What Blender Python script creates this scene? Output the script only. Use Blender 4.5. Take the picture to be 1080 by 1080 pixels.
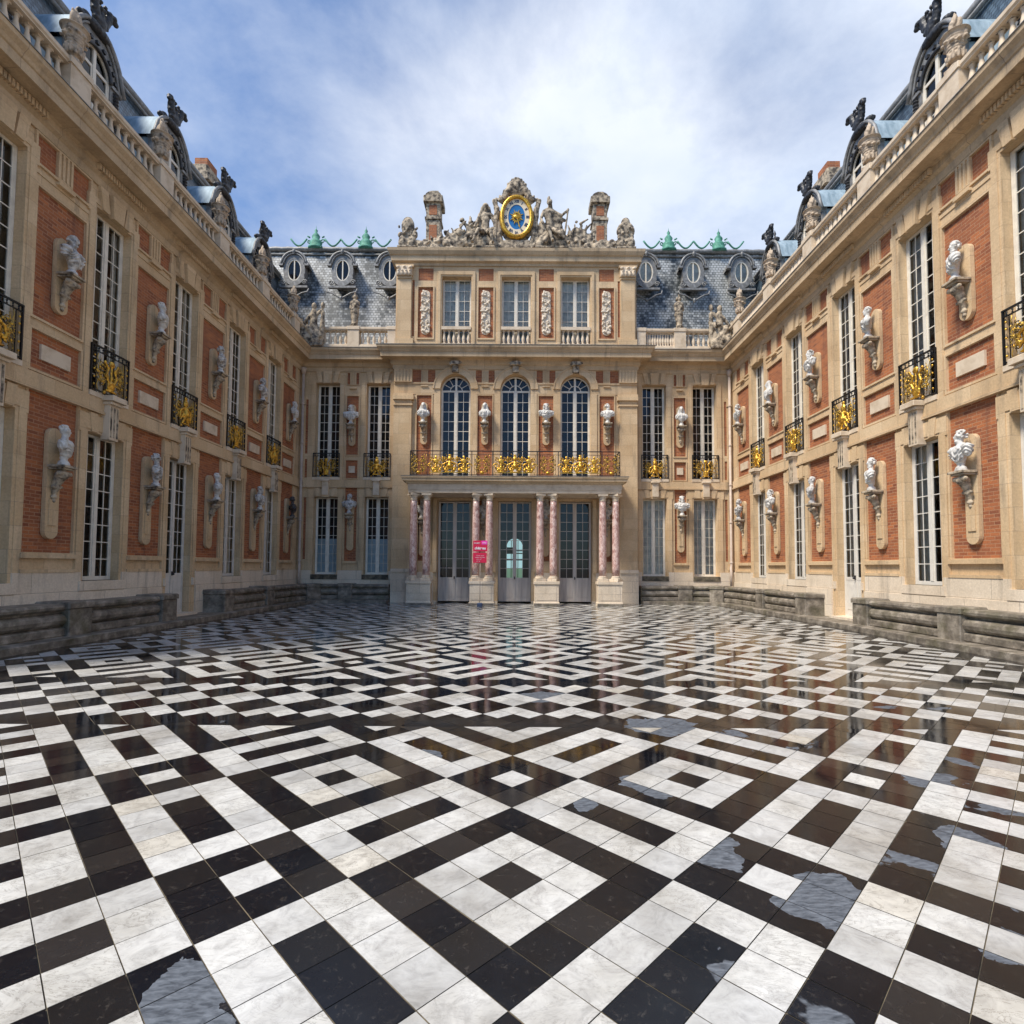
import bpy, bmesh, math, random
from mathutils import Vector, Matrix, noise
R = math.radians
scene = bpy.context.scene
for o in list(bpy.data.objects): bpy.data.objects.remove(o)
# ------------------------------------------------------------------ camera
F, H = 575.0, 1.6
TH = math.atan(26.5/575)
cam = bpy.data.cameras.new('camera'); camo = bpy.data.objects.new('camera', cam)
scene.collection.objects.link(camo); scene.camera = camo
cam.lens = F/1080*36; cam.sensor_width = 36; cam.clip_start = .05; cam.clip_end = 3000
cam.shift_x = -4/1080; cam.shift_y = 31.5/1080
camo.matrix_world = Matrix.Translation((.016, 0, H)) @ Matrix.Rotation(R(90)+TH, 4, 'X') @ Matrix.Rotation(.006, 4, 'Z')
# ------------------------------------------------------------------ world, sun, exposure
SUN_EL, SUN_AZ = R(54), R(-124)      # azimuth clockwise from +Y
world = bpy.data.worlds.new('World'); scene.world = world; world.use_nodes = True
wn, wl = world.node_tree.nodes, world.node_tree.links
wn.clear()
out = wn.new('ShaderNodeOutputWorld'); bg = wn.new('ShaderNodeBackground'); wl.new(bg.outputs[0], out.inputs[0])
sky = wn.new('ShaderNodeTexSky'); sky.sky_type = 'NISHITA'; sky.sun_disc = False
sky.sun_elevation = SUN_EL; sky.sun_rotation = SUN_AZ; sky.air_density = 1.0; sky.dust_density = .6; sky.ozone_density = 3.0
tc = wn.new('ShaderNodeTexCoord'); mp = wn.new('ShaderNodeMapping'); wl.new(tc.outputs['Generated'], mp.inputs[0])
mp.inputs['Scale'].default_value = (1.0, 1.0, 1.5); mp.inputs['Location'].default_value = (5.3, .8, 2.4)
n1 = wn.new('ShaderNodeTexNoise'); n1.inputs['Scale'].default_value = 2.1; n1.inputs['Detail'].default_value = 12; n1.inputs['Roughness'].default_value = .60
n1.inputs['Distortion'].default_value = .12; wl.new(mp.outputs[0], n1.inputs[0])
sx = wn.new('ShaderNodeSeparateXYZ'); wl.new(tc.outputs['Generated'], sx.inputs[0])
ma = wn.new('ShaderNodeMath'); ma.operation = 'MULTIPLY_ADD'; ma.inputs[1].default_value = .20; wl.new(sx.outputs[0], ma.inputs[0]); my = wn.new('ShaderNodeMath'); my.operation = 'MULTIPLY_ADD'; my.inputs[1].default_value = .22; wl.new(sx.outputs[1], my.inputs[0]); wl.new(n1.outputs[0], my.inputs[2]); wl.new(my.outputs[0], ma.inputs[2])
cr = wn.new('ShaderNodeValToRGB'); cr.color_ramp.elements[0].position = .44; cr.color_ramp.elements[1].position = .84
cr.color_ramp.elements[0].color = (0, 0, 0, 1); cr.color_ramp.elements[1].color = (1, 1, 1, 1)
wl.new(ma.outputs[0], cr.inputs[0])
n2 = wn.new('ShaderNodeTexNoise'); n2.inputs['Scale'].default_value = 3.4; n2.inputs['Detail'].default_value = 9; wl.new(mp.outputs[0], n2.inputs[0])
cc = wn.new('ShaderNodeValToRGB'); cc.color_ramp.elements[0].position = .35; cc.color_ramp.elements[1].position = .68
cc.color_ramp.elements[0].color = (6.4, 7.3, 8.9, 1); cc.color_ramp.elements[1].color = (8.7, 9.1, 9.9, 1); wl.new(n2.outputs[0], cc.inputs[0])
mx = wn.new('ShaderNodeMix'); mx.data_type = 'RGBA'; wl.new(cr.outputs[0], mx.inputs[0]); gn = wn.new('ShaderNodeMix'); gn.data_type = 'RGBA'; gn.blend_type = 'MULTIPLY'; gn.inputs[0].default_value = 1; gn.inputs[7].default_value = (1.15, 1.42, 1.68, 1); wl.new(sky.outputs[0], gn.inputs[6]); wl.new(gn.outputs[2], mx.inputs[6]); wl.new(cc.outputs[0], mx.inputs[7])
wl.new(mx.outputs[2], bg.inputs[0]); bg.inputs[1].default_value = .082
sun = bpy.data.lights.new('sun', 'SUN'); sun.energy = 4.0; sun.angle = R(15); sun.color = (1, .93, .82)
suno = bpy.data.objects.new('sun', sun); scene.collection.objects.link(suno)
sd = Vector((math.sin(SUN_AZ)*math.cos(SUN_EL), math.cos(SUN_AZ)*math.cos(SUN_EL), math.sin(SUN_EL)))
suno.rotation_euler = (-sd).to_track_quat('-Z', 'Y').to_euler()
scene.view_settings.view_transform = 'Standard'; scene.view_settings.look = 'None'; scene.view_settings.exposure = .50; scene.view_settings.gamma = 1
# ------------------------------------------------------------------ materials
MAT = {}
def newmat(name):
    m = bpy.data.materials.new(name); m.use_nodes = True; MAT[name] = m
    nt = m.node_tree; b = nt.nodes['Principled BSDF']; return m, nt.nodes, nt.links, b
def ramp(nd, lk, src, stops):
    c = nd.new('ShaderNodeValToRGB'); e = c.color_ramp.elements
    while len(e) < len(stops): e.new(.5)
    for k, (p, col) in enumerate(stops):
        e[k].position = p; e[k].color = (*col, 1) if len(col) == 3 else col
    lk.new(src, c.inputs[0]); return c.outputs[0]
def nz(nd, lk, co, scale, detail=6, rough=.55, dist=0, vec=None):
    n = nd.new('ShaderNodeTexNoise'); n.inputs['Scale'].default_value = scale; n.inputs['Detail'].default_value = detail
    n.inputs['Roughness'].default_value = rough; n.inputs['Distortion'].default_value = dist
    if vec:
        mm = nd.new('ShaderNodeMapping'); mm.inputs['Scale'].default_value = vec; lk.new(co, mm.inputs[0]); co = mm.outputs[0]
    lk.new(co, n.inputs[0]); return n.outputs[0]
def mixc(nd, lk, f, a, b, mode='MIX'):
    m = nd.new('ShaderNodeMix'); m.data_type = 'RGBA'; m.blend_type = mode
    for k, s in ((0, f), (6, a), (7, b)):
        if hasattr(s, 'is_output'): lk.new(s, m.inputs[k])
        elif k == 0: m.inputs[0].default_value = s
        else: m.inputs[k].default_value = (*s, 1)
    return m.outputs[2]
def bump(nd, lk, b, h, strength=.3, dist=.01):
    n = nd.new('ShaderNodeBump'); n.inputs['Strength'].default_value = strength; n.inputs['Distance'].default_value = dist
    lk.new(h, n.inputs['Height']); lk.new(n.outputs[0], b.inputs['Normal'])
def wco(nd): # world position
    return nd.new('ShaderNodeNewGeometry').outputs['Position']
def masonry(name, c1, c2, mortar, bw, bh, ms, rough=.8, stain=(.55, .45, .33), stain_amt=.5, bmp=.4, pale=None, off=.5, dark=(.10, .085, .07)):
    m, nd, lk, b = newmat(name)
    uv = nd.new('ShaderNodeUVMap').outputs[0]
    t = nd.new('ShaderNodeTexBrick'); lk.new(uv, t.inputs[0]); t.offset = off
    t.inputs['Scale'].default_value = 1; t.inputs['Brick Width'].default_value = bw; t.inputs['Row Height'].default_value = bh
    t.inputs['Mortar Size'].default_value = ms; t.inputs['Mortar Smooth'].default_value = .2; t.inputs['Bias'].default_value = 0
    t.inputs['Color1'].default_value = (*c1, 1); t.inputs['Color2'].default_value = (*c2, 1); t.inputs['Mortar'].default_value = (*mortar, 1)
    w = wco(nd)
    col = t.outputs['Color']
    f1 = ramp(nd, lk, nz(nd, lk, w, .9, 5, .6), [(.42, (0, 0, 0)), (.68, (1, 1, 1))])
    fm = nd.new('ShaderNodeMath'); fm.operation = 'MULTIPLY'; fm.inputs[1].default_value = stain_amt; lk.new(f1, fm.inputs[0])
    col = mixc(nd, lk, fm.outputs[0], col, stain)
    # vertical rain streaks
    f2 = ramp(nd, lk, nz(nd, lk, w, 3.2, 6, .6, 0, (1, 1, .12)), [(.55, (0, 0, 0)), (.78, (1, 1, 1))])
    fm2 = nd.new('ShaderNodeMath'); fm2.operation = 'MULTIPLY'; fm2.inputs[1].default_value = .62; lk.new(f2, fm2.inputs[0])
    col = mixc(nd, lk, fm2.outputs[0], col, dark)
    g = nz(nd, lk, w, 22, 6, .65)
    g2 = ramp(nd, lk, g, [(.3, (.84, .83, .82)), (.7, (1.08, 1.08, 1.08))])
    col = mixc(nd, lk, 1.0, col, g2, 'MULTIPLY')
    lk.new(col, b.inputs['Base Color']); b.inputs['Roughness'].default_value = rough
    h = nd.new('ShaderNodeMath'); h.operation = 'MULTIPLY_ADD'; h.inputs[1].default_value = -1.2
    lk.new(t.outputs['Fac'], h.inputs[0]); lk.new(g, h.inputs[2]); bump(nd, lk, b, h.outputs[0], bmp, .012)
    return m
masonry('stone', (.66, .49, .30), (.57, .40, .225), (.42, .30, .19), .95, .47, .005, stain=(.44, .29, .15), stain_amt=.5)
masonry('plinth_stone', (.68, .56, .42), (.74, .63, .49), (.34, .28, .22), 1.3, .5, .006, stain=(.42, .33, .22), stain_amt=.45)
masonry('brick', (.44, .145, .048), (.22, .068, .030), (.40, .22, .12), .23, .076, .008, rough=.85, stain=(.30, .105, .045), stain_amt=.55, bmp=.5, dark=(.12, .05, .035))
masonry('cornice_stone', (.60, .45, .285), (.53, .385, .23), (.28, .2, .13), 1.4, 1.9, .006, stain=(.30, .21, .12), stain_amt=.6, dark=(.08, .07, .06))
def simple(name, c, rough=.5, metal=0, c2=None, sc=8, sp=(.4, .65), bstr=0, stretch=None, bsc=None, dirt=None):
    m, nd, lk, b = newmat(name); b.inputs['Roughness'].default_value = rough; b.inputs['Metallic'].default_value = metal
    b.inputs['Base Color'].default_value = (*c, 1); w = nd.new('ShaderNodeTexCoord').outputs['Object']
    if c2:
        col = ramp(nd, lk, nz(nd, lk, w, sc, 7, .62, .2, stretch), [(sp[0], c), (sp[1], c2)])
        if dirt: col = mixc(nd, lk, ramp(nd, lk, nz(nd, lk, wco(nd), 2.4, 5), [(.48, (0, 0, 0)), (.62, (1, 1, 1))]), col, dirt)
        lk.new(col, b.inputs['Base Color'])
    if bstr: bump(nd, lk, b, nz(nd, lk, w, bsc or sc*3, 5), bstr, .01)
    return m
simple('old_stone', (.46, .37, .26), .85, 0, (.07, .055, .042), 5.5, (.42, .60), .5)
simple('urn_stone', (.46, .36, .26), .85, 0, (.10, .08, .06), 6, (.50, .68), .4)
simple('marble', (.60, .575, .53), .55, 0, (.22, .20, .17), 7, (.48, .72), .2, (1, 1, .45))
simple('worn_marble', (.60, .57, .53), .55, 0, (.16, .15, .14), 8, (.42, .66), .2)
simple('stucco', (.66, .56, .43), .7, 0, (.34, .26, .17), 9, (.5, .72), .3)
simple('dark_marble', (.035, .03, .03), .3, 0, (.10, .085, .08), 12)
simple('lead', (.17, .165, .155), .55, .15, (.34, .33, .32), 6, (.45, .75), .3)
simple('black_lead', (.022, .022, .024), .5, .2, (.07, .07, .075), 9, (.45, .75), .3)
simple('zinc', (.20, .28, .33), .62, .15, (.42, .52, .58), 1.6, (.35, .7), .1, (3, 3, .5))
simple('iron', (.012, .012, .013), .45, .3)
simple('gold', (.80, .46, .06), .36, .7, (.30, .15, .03), 9, (.4, .7))
simple('gilt_iron', (.60, .37, .07), .4, .75, (.03, .022, .016), 11, (.48, .58))
simple('cream_paint', (.72, .66, .55), .5, 0, (.52, .46, .38), 4, (.45, .8))
simple('white_paint', (.64, .60, .53), .5, 0, (.50, .46, .40), 4, (.45, .8))
simple('door_paint', (.66, .57, .48), .6, 0, (.40, .33, .28), 5, (.4, .75), .1, (1, 1, .1))
simple('interior', (.04, .036, .034), .9)  # near black: the dimness of unlit rooms is put into the colour
simple('blind', (.72, .69, .62), .8, 0, (.62, .58, .5), 3)
simple('pale_blind', (.50, .58, .62), .8, 0, (.40, .48, .52), 3)
simple('grey_blind', (.80, .74, .64), .8, 0, (.50, .45, .39), 3)
simple('copper', (.035, .17, .11), .7, .1, (.13, .36, .27), 7, (.4, .7), .2)
simple('pipe', (.52, .42, .34), .55, 0, (.42, .33, .26), 3)
simple('pale_trim', (.64, .52, .38), .7, 0, (.40, .29, .18), 3, (.45, .8), .2)
simple('sign_red', (.62, .008, .055), .4); simple('sign_pink', (.85, .06, .42), .4); simple('sign_white', (.85, .8, .82), .5)
simple('sign_base', (.05, .07, .13), .5)
simple('clock_blue', (.015, .14, .36), .35); simple('clock_cream', (.72, .60, .42), .5); simple('clock_ink', (.03, .045, .10), .5)
def marble_column():
    m, nd, lk, b = newmat('pink_marble'); w = nd.new('ShaderNodeTexCoord').outputs['Object']
    a = nz(nd, lk, w, 8.5, 9, .72, 1.4, (1, 1, .6))
    c = ramp(nd, lk, a, [(.30, (.13, .065, .055)), (.42, (.36, .19, .16)), (.50, (.52, .33, .28)), (.60, (.70, .56, .50)), (.70, (.44, .27, .23))])
    lk.new(c, b.inputs['Base Color']); b.inputs['Roughness'].default_value = .28
marble_column()
def slate(name, dark, light, lo, hi, spark):
    m, nd, lk, b = newmat(name); uv = nd.new('ShaderNodeUVMap').outputs[0]; w = wco(nd)
    t = nd.new('ShaderNodeTexBrick'); lk.new(uv, t.inputs[0]); t.inputs['Scale'].default_value = 1
    t.inputs['Brick Width'].default_value = .16; t.inputs['Row Height'].default_value = .13; t.inputs['Mortar Size'].default_value = .010
    t.inputs['Color1'].default_value = (0, 0, 0, 1); t.inputs['Color2'].default_value = (1, 1, 1, 1); t.inputs['Mortar'].default_value = (.0, .0, .0, 1)
    t.inputs['Mortar Smooth'].default_value = .1
    big = nz(nd, lk, w, .9, 6, .65, .3, (1, 1, .45)); mid = nz(nd, lk, w, 6, 4)
    bg_ = nd.new('ShaderNodeMath'); bg_.operation = 'MULTIPLY_ADD'; bg_.inputs[1].default_value = 1.9; bg_.inputs[2].default_value = -.45; lk.new(big, bg_.inputs[0]); big = bg_.outputs[0]
    s = nd.new('ShaderNodeMath'); s.operation = 'MULTIPLY_ADD'; s.inputs[1].default_value = spark; lk.new(t.outputs['Color'], s.inputs[0]); lk.new(big, s.inputs[2])  # spark: random slates paler, reflected light put into their colour
    s2 = nd.new('ShaderNodeMath'); s2.operation = 'MULTIPLY_ADD'; s2.inputs[1].default_value = .35; lk.new(mid, s2.inputs[0]); lk.new(s.outputs[0], s2.inputs[2])
    c = ramp(nd, lk, s2.outputs[0], [(lo, dark), (hi, light)])
    c = mixc(nd, lk, t.outputs['Fac'], c, tuple(x*.35 for x in dark))
    lk.new(c, b.inputs['Base Color']); b.inputs['Roughness'].default_value = .42
    inv = nd.new('ShaderNodeMath'); inv.operation = 'SUBTRACT'; inv.inputs[0].default_value = 1; lk.new(t.outputs['Fac'], inv.inputs[1]); bump(nd, lk, b, inv.outputs[0], .5, .01)
slate('slate', (.040, .046, .046), (.40, .41, .40), .58, 1.12, .36)
slate('blue_slate', (.018, .030, .042), (.12, .17, .21), .50, 1.05, .25)
def glass():
    m, nd, lk, b = newmat('glass'); nd.remove(b)
    o = nd['Material Output']; tr = nd.new('ShaderNodeBsdfTransparent'); gl = nd.new('ShaderNodeBsdfGlossy'); gl.inputs['Roughness'].default_value = .03
    tr.inputs[0].default_value = (.82, .86, .87, 1)
    fr = nd.new('ShaderNodeFresnel'); fr.inputs['IOR'].default_value = 1.5; mi = nd.new('ShaderNodeMixShader')
    n = nd.new('ShaderNodeBump'); n.inputs['Strength'].default_value = .12; n.inputs['Distance'].default_value = .02
    lk.new(nz(nd, lk, wco(nd), 1.8, 0), n.inputs['Height']); lk.new(n.outputs[0], gl.inputs['Normal'])
    lk.new(fr.outputs[0], mi.inputs[0]); lk.new(tr.outputs[0], mi.inputs[1]); lk.new(gl.outputs[0], mi.inputs[2]); lk.new(mi.outputs[0], o.inputs[0])
glass()
def emis(name, c, s):
    m, nd, lk, b = newmat(name); b.inputs['Base Color'].default_value = (*c, 1); b.inputs['Emission Color'].default_value = (*c, 1); b.inputs['Emission Strength'].default_value = s
emis('daylight_window', (.55, .82, .82), .5); emis('garden_view', (.30, .50, .32), .32)
def tiles():
    for name in ('white_tile', 'black_tile'):
        m, nd, lk, b = newmat(name); w = wco(nd)
        at = nd.new('ShaderNodeAttribute'); at.attribute_name = 'tint'; rnd = at.outputs['Fac']
        # shift the vein texture per tile
        cmb = nd.new('ShaderNodeCombineXYZ'); k = nd.new('ShaderNodeMath'); k.operation = 'MULTIPLY'; k.inputs[1].default_value = 37; lk.new(rnd, k.inputs[0]); lk.new(k.outputs[0], cmb.inputs[2])
        va = nd.new('ShaderNodeVectorMath'); va.operation = 'ADD'; lk.new(w, va.inputs[0]); lk.new(cmb.outputs[0], va.inputs[1]); wv = va.outputs[0]
        if name == 'white_tile':
            a = ramp(nd, lk, nz(nd, lk, wv, 7, 8, .7, 1.6), [(.36, (.38, .37, .35)), (.50, (.57, .56, .53)), (.62, (.66, .65, .61))])
            v = nz(nd, lk, wv, 3.2, 9, .72, 2.2, (1, 2.2, 1)); vv = ramp(nd, lk, v, [(.485, (1, 1, 1)), (.50, (.42, .40, .38)), (.512, (1, 1, 1))])
            rp = nd.new('ShaderNodeMath'); rp.operation = 'POWER'; rp.inputs[1].default_value = .9; lk.new(rnd, rp.inputs[0]); c = mixc(nd, lk, rp.outputs[0], mixc(nd, lk, .6, (.60, .59, .56), a), vv, 'MULTIPLY')
            tint = ramp(nd, lk, rnd, [(0, (.80, .80, .80)), (.5, (.97, .96, .94)), (.97, (1, .99, .96)), (1, (1.0, .95, .86))])
            c = mixc(nd, lk, 1.0, c, tint, 'MULTIPLY')
            dirt = ramp(nd, lk, nz(nd, lk, w, 1.1, 6, .65), [(.35, (.62, .60, .57)), (.58, (1, 1, 1))]); c = mixc(nd, lk, 1.0, c, dirt, 'MULTIPLY')
            lk.new(c, b.inputs['Base Color'])
            r = ramp(nd, lk, nz(nd, lk, w, .8, 5), [(.4, (.16, .16, .16)), (.66, (.42, .42, .42))]); lk.new(r, b.inputs['Roughness'])
            bump(nd, lk, b, nz(nd, lk, w, 30, 4), .06, .004)
        else:
            base = ramp(nd, lk, rnd, [(0, (.003, .004, .007)), (.5, (.006, .006, .008)), (.8, (.011, .010, .010)), (1, (.022, .019, .018))])
            sp = ramp(nd, lk, nz(nd, lk, wv, 26, 8, .75, .5), [(.56, (0, 0, 0)), (.72, (1, 1, 1))])
            spm = nd.new('ShaderNodeMath'); spm.operation = 'MULTIPLY'; spm.inputs[1].default_value = .5; lk.new(sp, spm.inputs[0])
            c = mixc(nd, lk, spm.outputs[0], base, (.10, .085, .07))
            # dried patches, with their own sharp outline
            sxy = nd.new('ShaderNodeSeparateXYZ'); lk.new(w, sxy.inputs[0])
            pn = nz(nd, lk, w, 1.5, 6, .5, .5)
            q = nd.new('ShaderNodeMapRange'); q.inputs[1].default_value = -1.5; q.inputs[2].default_value = 1.3; q.inputs[3].default_value = -.085; q.inputs[4].default_value = .0; lk.new(sxy.outputs[0], q.inputs[0])
            s = nd.new('ShaderNodeMath'); s.operation = 'ADD'; lk.new(pn, s.inputs[0]); lk.new(q.outputs[0], s.inputs[1])
            q2 = nd.new('ShaderNodeMapRange'); q2.inputs[1].default_value = 5.5; q2.inputs[2].default_value = 8.5; q2.inputs[3].default_value = .0; q2.inputs[4].default_value = -.1; lk.new(sxy.outputs[1], q2.inputs[0])
            s2 = nd.new('ShaderNodeMath'); s2.operation = 'ADD'; lk.new(s.outputs[0], s2.inputs[0]); lk.new(q2.outputs[0], s2.inputs[1])
            dry = ramp(nd, lk, s2.outputs[0], [(.635, (0, 0, 0)), (.642, (1, 1, 1))])
            wob = nd.new('ShaderNodeTexNoise'); wob.inputs['Scale'].default_value = 4; wob.inputs['Detail'].default_value = 5; lk.new(w, wob.inputs[0])
            wv2 = nd.new('ShaderNodeVectorMath'); wv2.operation = 'MULTIPLY_ADD'; wv2.inputs[1].default_value = (.42, .42, 0); lk.new(wob.outputs['Color'], wv2.inputs[0]); lk.new(w, wv2.inputs[2])
            acc = None
            for (qx, qy, qr) in ((1.53, 2.69, .26), (1.15, 3.15, .18), (-1.19, 2.08, .22), (1.52, 5.6, .34), (.50, 3.75, .13), (1.02, 4.1, .20), (3.2, 4.25, .2), (2.7, 3.3, .2), (-.75, 4.7, .12), (2.15, 2.4, .14), (4.6, 4.4, .2), (.35, 6.8, .3)):
                dn = nd.new('ShaderNodeVectorMath'); dn.operation = 'DISTANCE'; dn.inputs[1].default_value = (qx+.21, qy+.21, 0); lk.new(wv2.outputs[0], dn.inputs[0])
                lt = nd.new('ShaderNodeMath'); lt.operation = 'LESS_THAN'; lt.inputs[1].default_value = qr; lk.new(dn.outputs['Value'], lt.inputs[0])
                if acc is None: acc = lt.outputs[0]
                else:
                    mxx = nd.new('ShaderNodeMath'); mxx.operation = 'MAXIMUM'; lk.new(acc, mxx.inputs[0]); lk.new(lt.outputs[0], mxx.inputs[1]); acc = mxx.outputs[0]
            mxx = nd.new('ShaderNodeMath'); mxx.operation = 'MAXIMUM'; lk.new(acc, mxx.inputs[0]); lk.new(dry, mxx.inputs[1]); dry = mxx.outputs[0]
            dc = ramp(nd, lk, nz(nd, lk, wv, 18, 6, .6, .5, (1, 3, 1)), [(.3, (.035, .040, .048)), (.7, (.16, .175, .195))])
            c = mixc(nd, lk, dry, c, dc); lk.new(c, b.inputs['Base Color'])
            r0 = ramp(nd, lk, nz(nd, lk, w, 1.3, 6, .6), [(.38, (.03, .03, .03)), (.62, (.13, .13, .13))]); q3 = nd.new('ShaderNodeMapRange'); q3.inputs[1].default_value = 2.2; q3.inputs[2].default_value = 4.6; q3.inputs[3].default_value = 1; q3.inputs[4].default_value = 0; lk.new(sxy.outputs[1], q3.inputs[0]); r0 = mixc(nd, lk, q3.outputs[0], r0, ramp(nd, lk, nz(nd, lk, wv, 4, 6, .6), [(.35, (.14, .14, .14)), (.65, (.32, .32, .32))]))
            r = mixc(nd, lk, dry, r0, (.55, .55, .55)); lk.new(r, b.inputs['Roughness']); b.inputs['Specular IOR Level'].default_value = .36
            bump(nd, lk, b, nz(nd, lk, w, 14, 4), .035, .004)
tiles()
def bench_mat():
    m, nd, lk, b = newmat('mossy_stone'); w = wco(nd)
    c = ramp(nd, lk, nz(nd, lk, w, 3.2, 8, .7, .2, (1, 1, 1.2)), [(.34, (.075, .062, .046)), (.50, (.18, .15, .115)), (.66, (.36, .31, .245))])
    mo = ramp(nd, lk, nz(nd, lk, w, 1.7, 5), [(.52, (0, 0, 0)), (.7, (1, 1, 1))]); mm = nd.new('ShaderNodeMath'); mm.operation = 'MULTIPLY'; mm.inputs[1].default_value = .5; lk.new(mo, mm.inputs[0])
    c = mixc(nd, lk, mm.outputs[0], c, (.07, .065, .018)); lk.new(c, b.inputs['Base Color'])
    b.inputs['Roughness'].default_value = .6; bump(nd, lk, b, nz(nd, lk, w, 35, 6, .7), .25, .008)
bench_mat()
simple('grout', (.19, .155, .10), .8, 0, (.05, .042, .03), 3, (.4, .6))
simple('gravel', (.30, .25, .19), .9, 0, (.20, .16, .12), 3, (.4, .6), .3)
# ------------------------------------------------------------------ helpers
coll = scene.collection
class MB:
    def __init__(s, mat='stone'):
        s.v = []; s.f = []; s.m = []; s.s = []; s.mats = []; s.sm = False; s.use(mat); s.M = None
    def use(s, mat):
        if mat not in s.mats: s.mats.append(mat)
        s.c = s.mats.index(mat); return s
    def add(s, vs, fs, smooth=None):
        k = len(s.v)
        if s.M: vs = [tuple(s.M @ Vector(p)) for p in vs]
        s.v += [tuple(p) for p in vs]
        for f in fs: s.f.append(tuple(k+i for i in f)); s.m.append(s.c); s.s.append(s.sm if smooth is None else smooth)
    def quad(s, a, b, c, d): s.add([a, b, c, d], [(0, 1, 2, 3)])
    def box(s, x0, x1, y0, y1, z0, z1):
        v = [(x0, y0, z0), (x1, y0, z0), (x1, y1, z0), (x0, y1, z0), (x0, y0, z1), (x1, y0, z1), (x1, y1, z1), (x0, y1, z1)]
        s.add(v, [(0, 3, 2, 1), (4, 5, 6, 7), (0, 1, 5, 4), (1, 2, 6, 5), (2, 3, 7, 6), (3, 0, 4, 7)], False)
    def bbox(s, x0, x1, y0, y1, z0, z1, r=.015):   # chamfered in plan and top
        v = []
        for z, q in ((z0, 0), (z1-r, 0), (z1, r)):
            X0, X1, Y0, Y1 = x0+q, x1-q, y0+q, y1-q
            v += [(X0+r, Y0, z), (X1-r, Y0, z), (X1, Y0+r, z), (X1, Y1-r, z), (X1-r, Y1, z), (X0+r, Y1, z), (X0, Y1-r, z), (X0, Y0+r, z)]
        f = [tuple(range(7, -1, -1)), tuple(range(16, 24))]
        for k in (0, 8):
            for i in range(8): f.append((k+i, k+(i+1) % 8, k+8+(i+1) % 8, k+8+i))
        s.add(v, f, False)
    def prism(s, poly, y0, y1):      # polygon in xz (ccw seen from -y), extruded in y
        n = len(poly); v = [(x, y0, z) for x, z in poly]+[(x, y1, z) for x, z in poly]
        s.add(v, [tuple(range(n)), tuple(range(2*n-1, n-1, -1))]+[(i, i+n, (i+1) % n+n, (i+1) % n) for i in range(n)], False)
    def holed(s, outer, inner, y0, y1):   # ring between two equal-count outlines
        n = len(outer); v = [(x, y, z) for y in (y0, y1) for P in (outer, inner) for x, z in P]; f = []
        for i in range(n):
            j = (i+1) % n
            f += [(i, j, n+j, n+i), (2*n+j, 2*n+i, 3*n+i, 3*n+j), (j, i, 2*n+i, 2*n+j), (n+i, n+j, 3*n+j, 3*n+i)]
        s.add(v, f, False)
    def prof(s, pr, x0, x1, m0=0, m1=0):   # closed profile (p outward, z) swept along x, mitre factors
        n = len(pr); v = [(x0+m0*p, -p, z) for p, z in pr]+[(x1-m1*p, -p, z) for p, z in pr]
        s.add(v, [(i, i+n, (i+1) % n+n, (i+1) % n) for i in range(n)]+[tuple(range(n)), tuple(range(2*n-1, n-1, -1))], False)
    def lathe(s, pr, cx=0, cy=0, n=16, sx=1, sy=1, smooth=True):
        v = []; f = []
        for r, z in pr:
            for i in range(n): a = 2*math.pi*i/n; v.append((cx+r*sx*math.cos(a), cy+r*sy*math.sin(a), z))
        for k in range(len(pr)-1):
            for i in range(n): f.append((k*n+i, k*n+(i+1) % n, (k+1)*n+(i+1) % n, (k+1)*n+i))
        f += [tuple(range(n-1, -1, -1)), tuple(range((len(pr)-1)*n, len(pr)*n))]
        s.add(v, f, smooth)
    def tube(s, pts, r, n=5, close=False):
        pts = [Vector(p) for p in pts]; L = len(pts); v = []; f = []
        for i, p in enumerate(pts):
            t = (pts[min(i+1, L-1)]-pts[max(i-1, 0)]).normalized() if not close else (pts[(i+1) % L]-pts[i-1]).normalized()
            a = Vector((0, 1, 0)) if abs(t.y) < .9 else Vector((1, 0, 0)); u = t.cross(a).normalized(); w = t.cross(u)
            rr = r(i/(L-1)) if callable(r) else r
            for k in range(n): q = 2*math.pi*k/n; v.append(p+(u*math.cos(q)+w*math.sin(q))*rr)
        for i in range(L if close else L-1):
            for k in range(n): f.append((i*n+k, i*n+(k+1) % n, ((i+1) % L)*n+(k+1) % n, ((i+1) % L)*n+k))
        if not close: f += [tuple(range(n-1, -1, -1)), tuple(range((L-1)*n, L*n))]
        s.add(v, f, True)
    def build(s, name, parent=None, loc=None, fix=True):
        me = bpy.data.meshes.new(name); me.from_pydata(s.v, [], s.f)
        for k in s.mats: me.materials.append(MAT[k])
        me.polygons.foreach_set('material_index', s.m); me.polygons.foreach_set('use_smooth', s.s)
        if fix:
            bm = bmesh.new(); bm.from_mesh(me); bmesh.ops.recalc_face_normals(bm, faces=bm.faces); bm.to_mesh(me); bm.free()
        boxuv(me); return link(name, me, parent, loc)
def boxuv(me):
    uv = me.uv_layers.new(name='UVMap').data
    for p in me.polygons:
        n = p.normal; ax = max(range(3), key=lambda i: abs(n[i]))
        if ax == 2 and abs(n[2]) < .8: ax = 1 if abs(n[1]) >= abs(n[0]) else 0
        for li in p.loop_indices:
            c = me.vertices[me.loops[li].vertex_index].co
            uv[li].uv = (c.y, c.z) if ax == 0 else (c.x, c.z) if ax == 1 else (c.x, c.y)
def link(name, me, parent=None, loc=None):
    o = bpy.data.objects.new(name, me); coll.objects.link(o)
    if parent: o.parent = parent
    if loc: o.location = loc
    return o
def tag(o, label=None, cat=None, group=None, kind=None):
    for k, v in (('label', label), ('category', cat), ('group', group), ('kind', kind)):
        if v: o[k] = v
    return o
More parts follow.
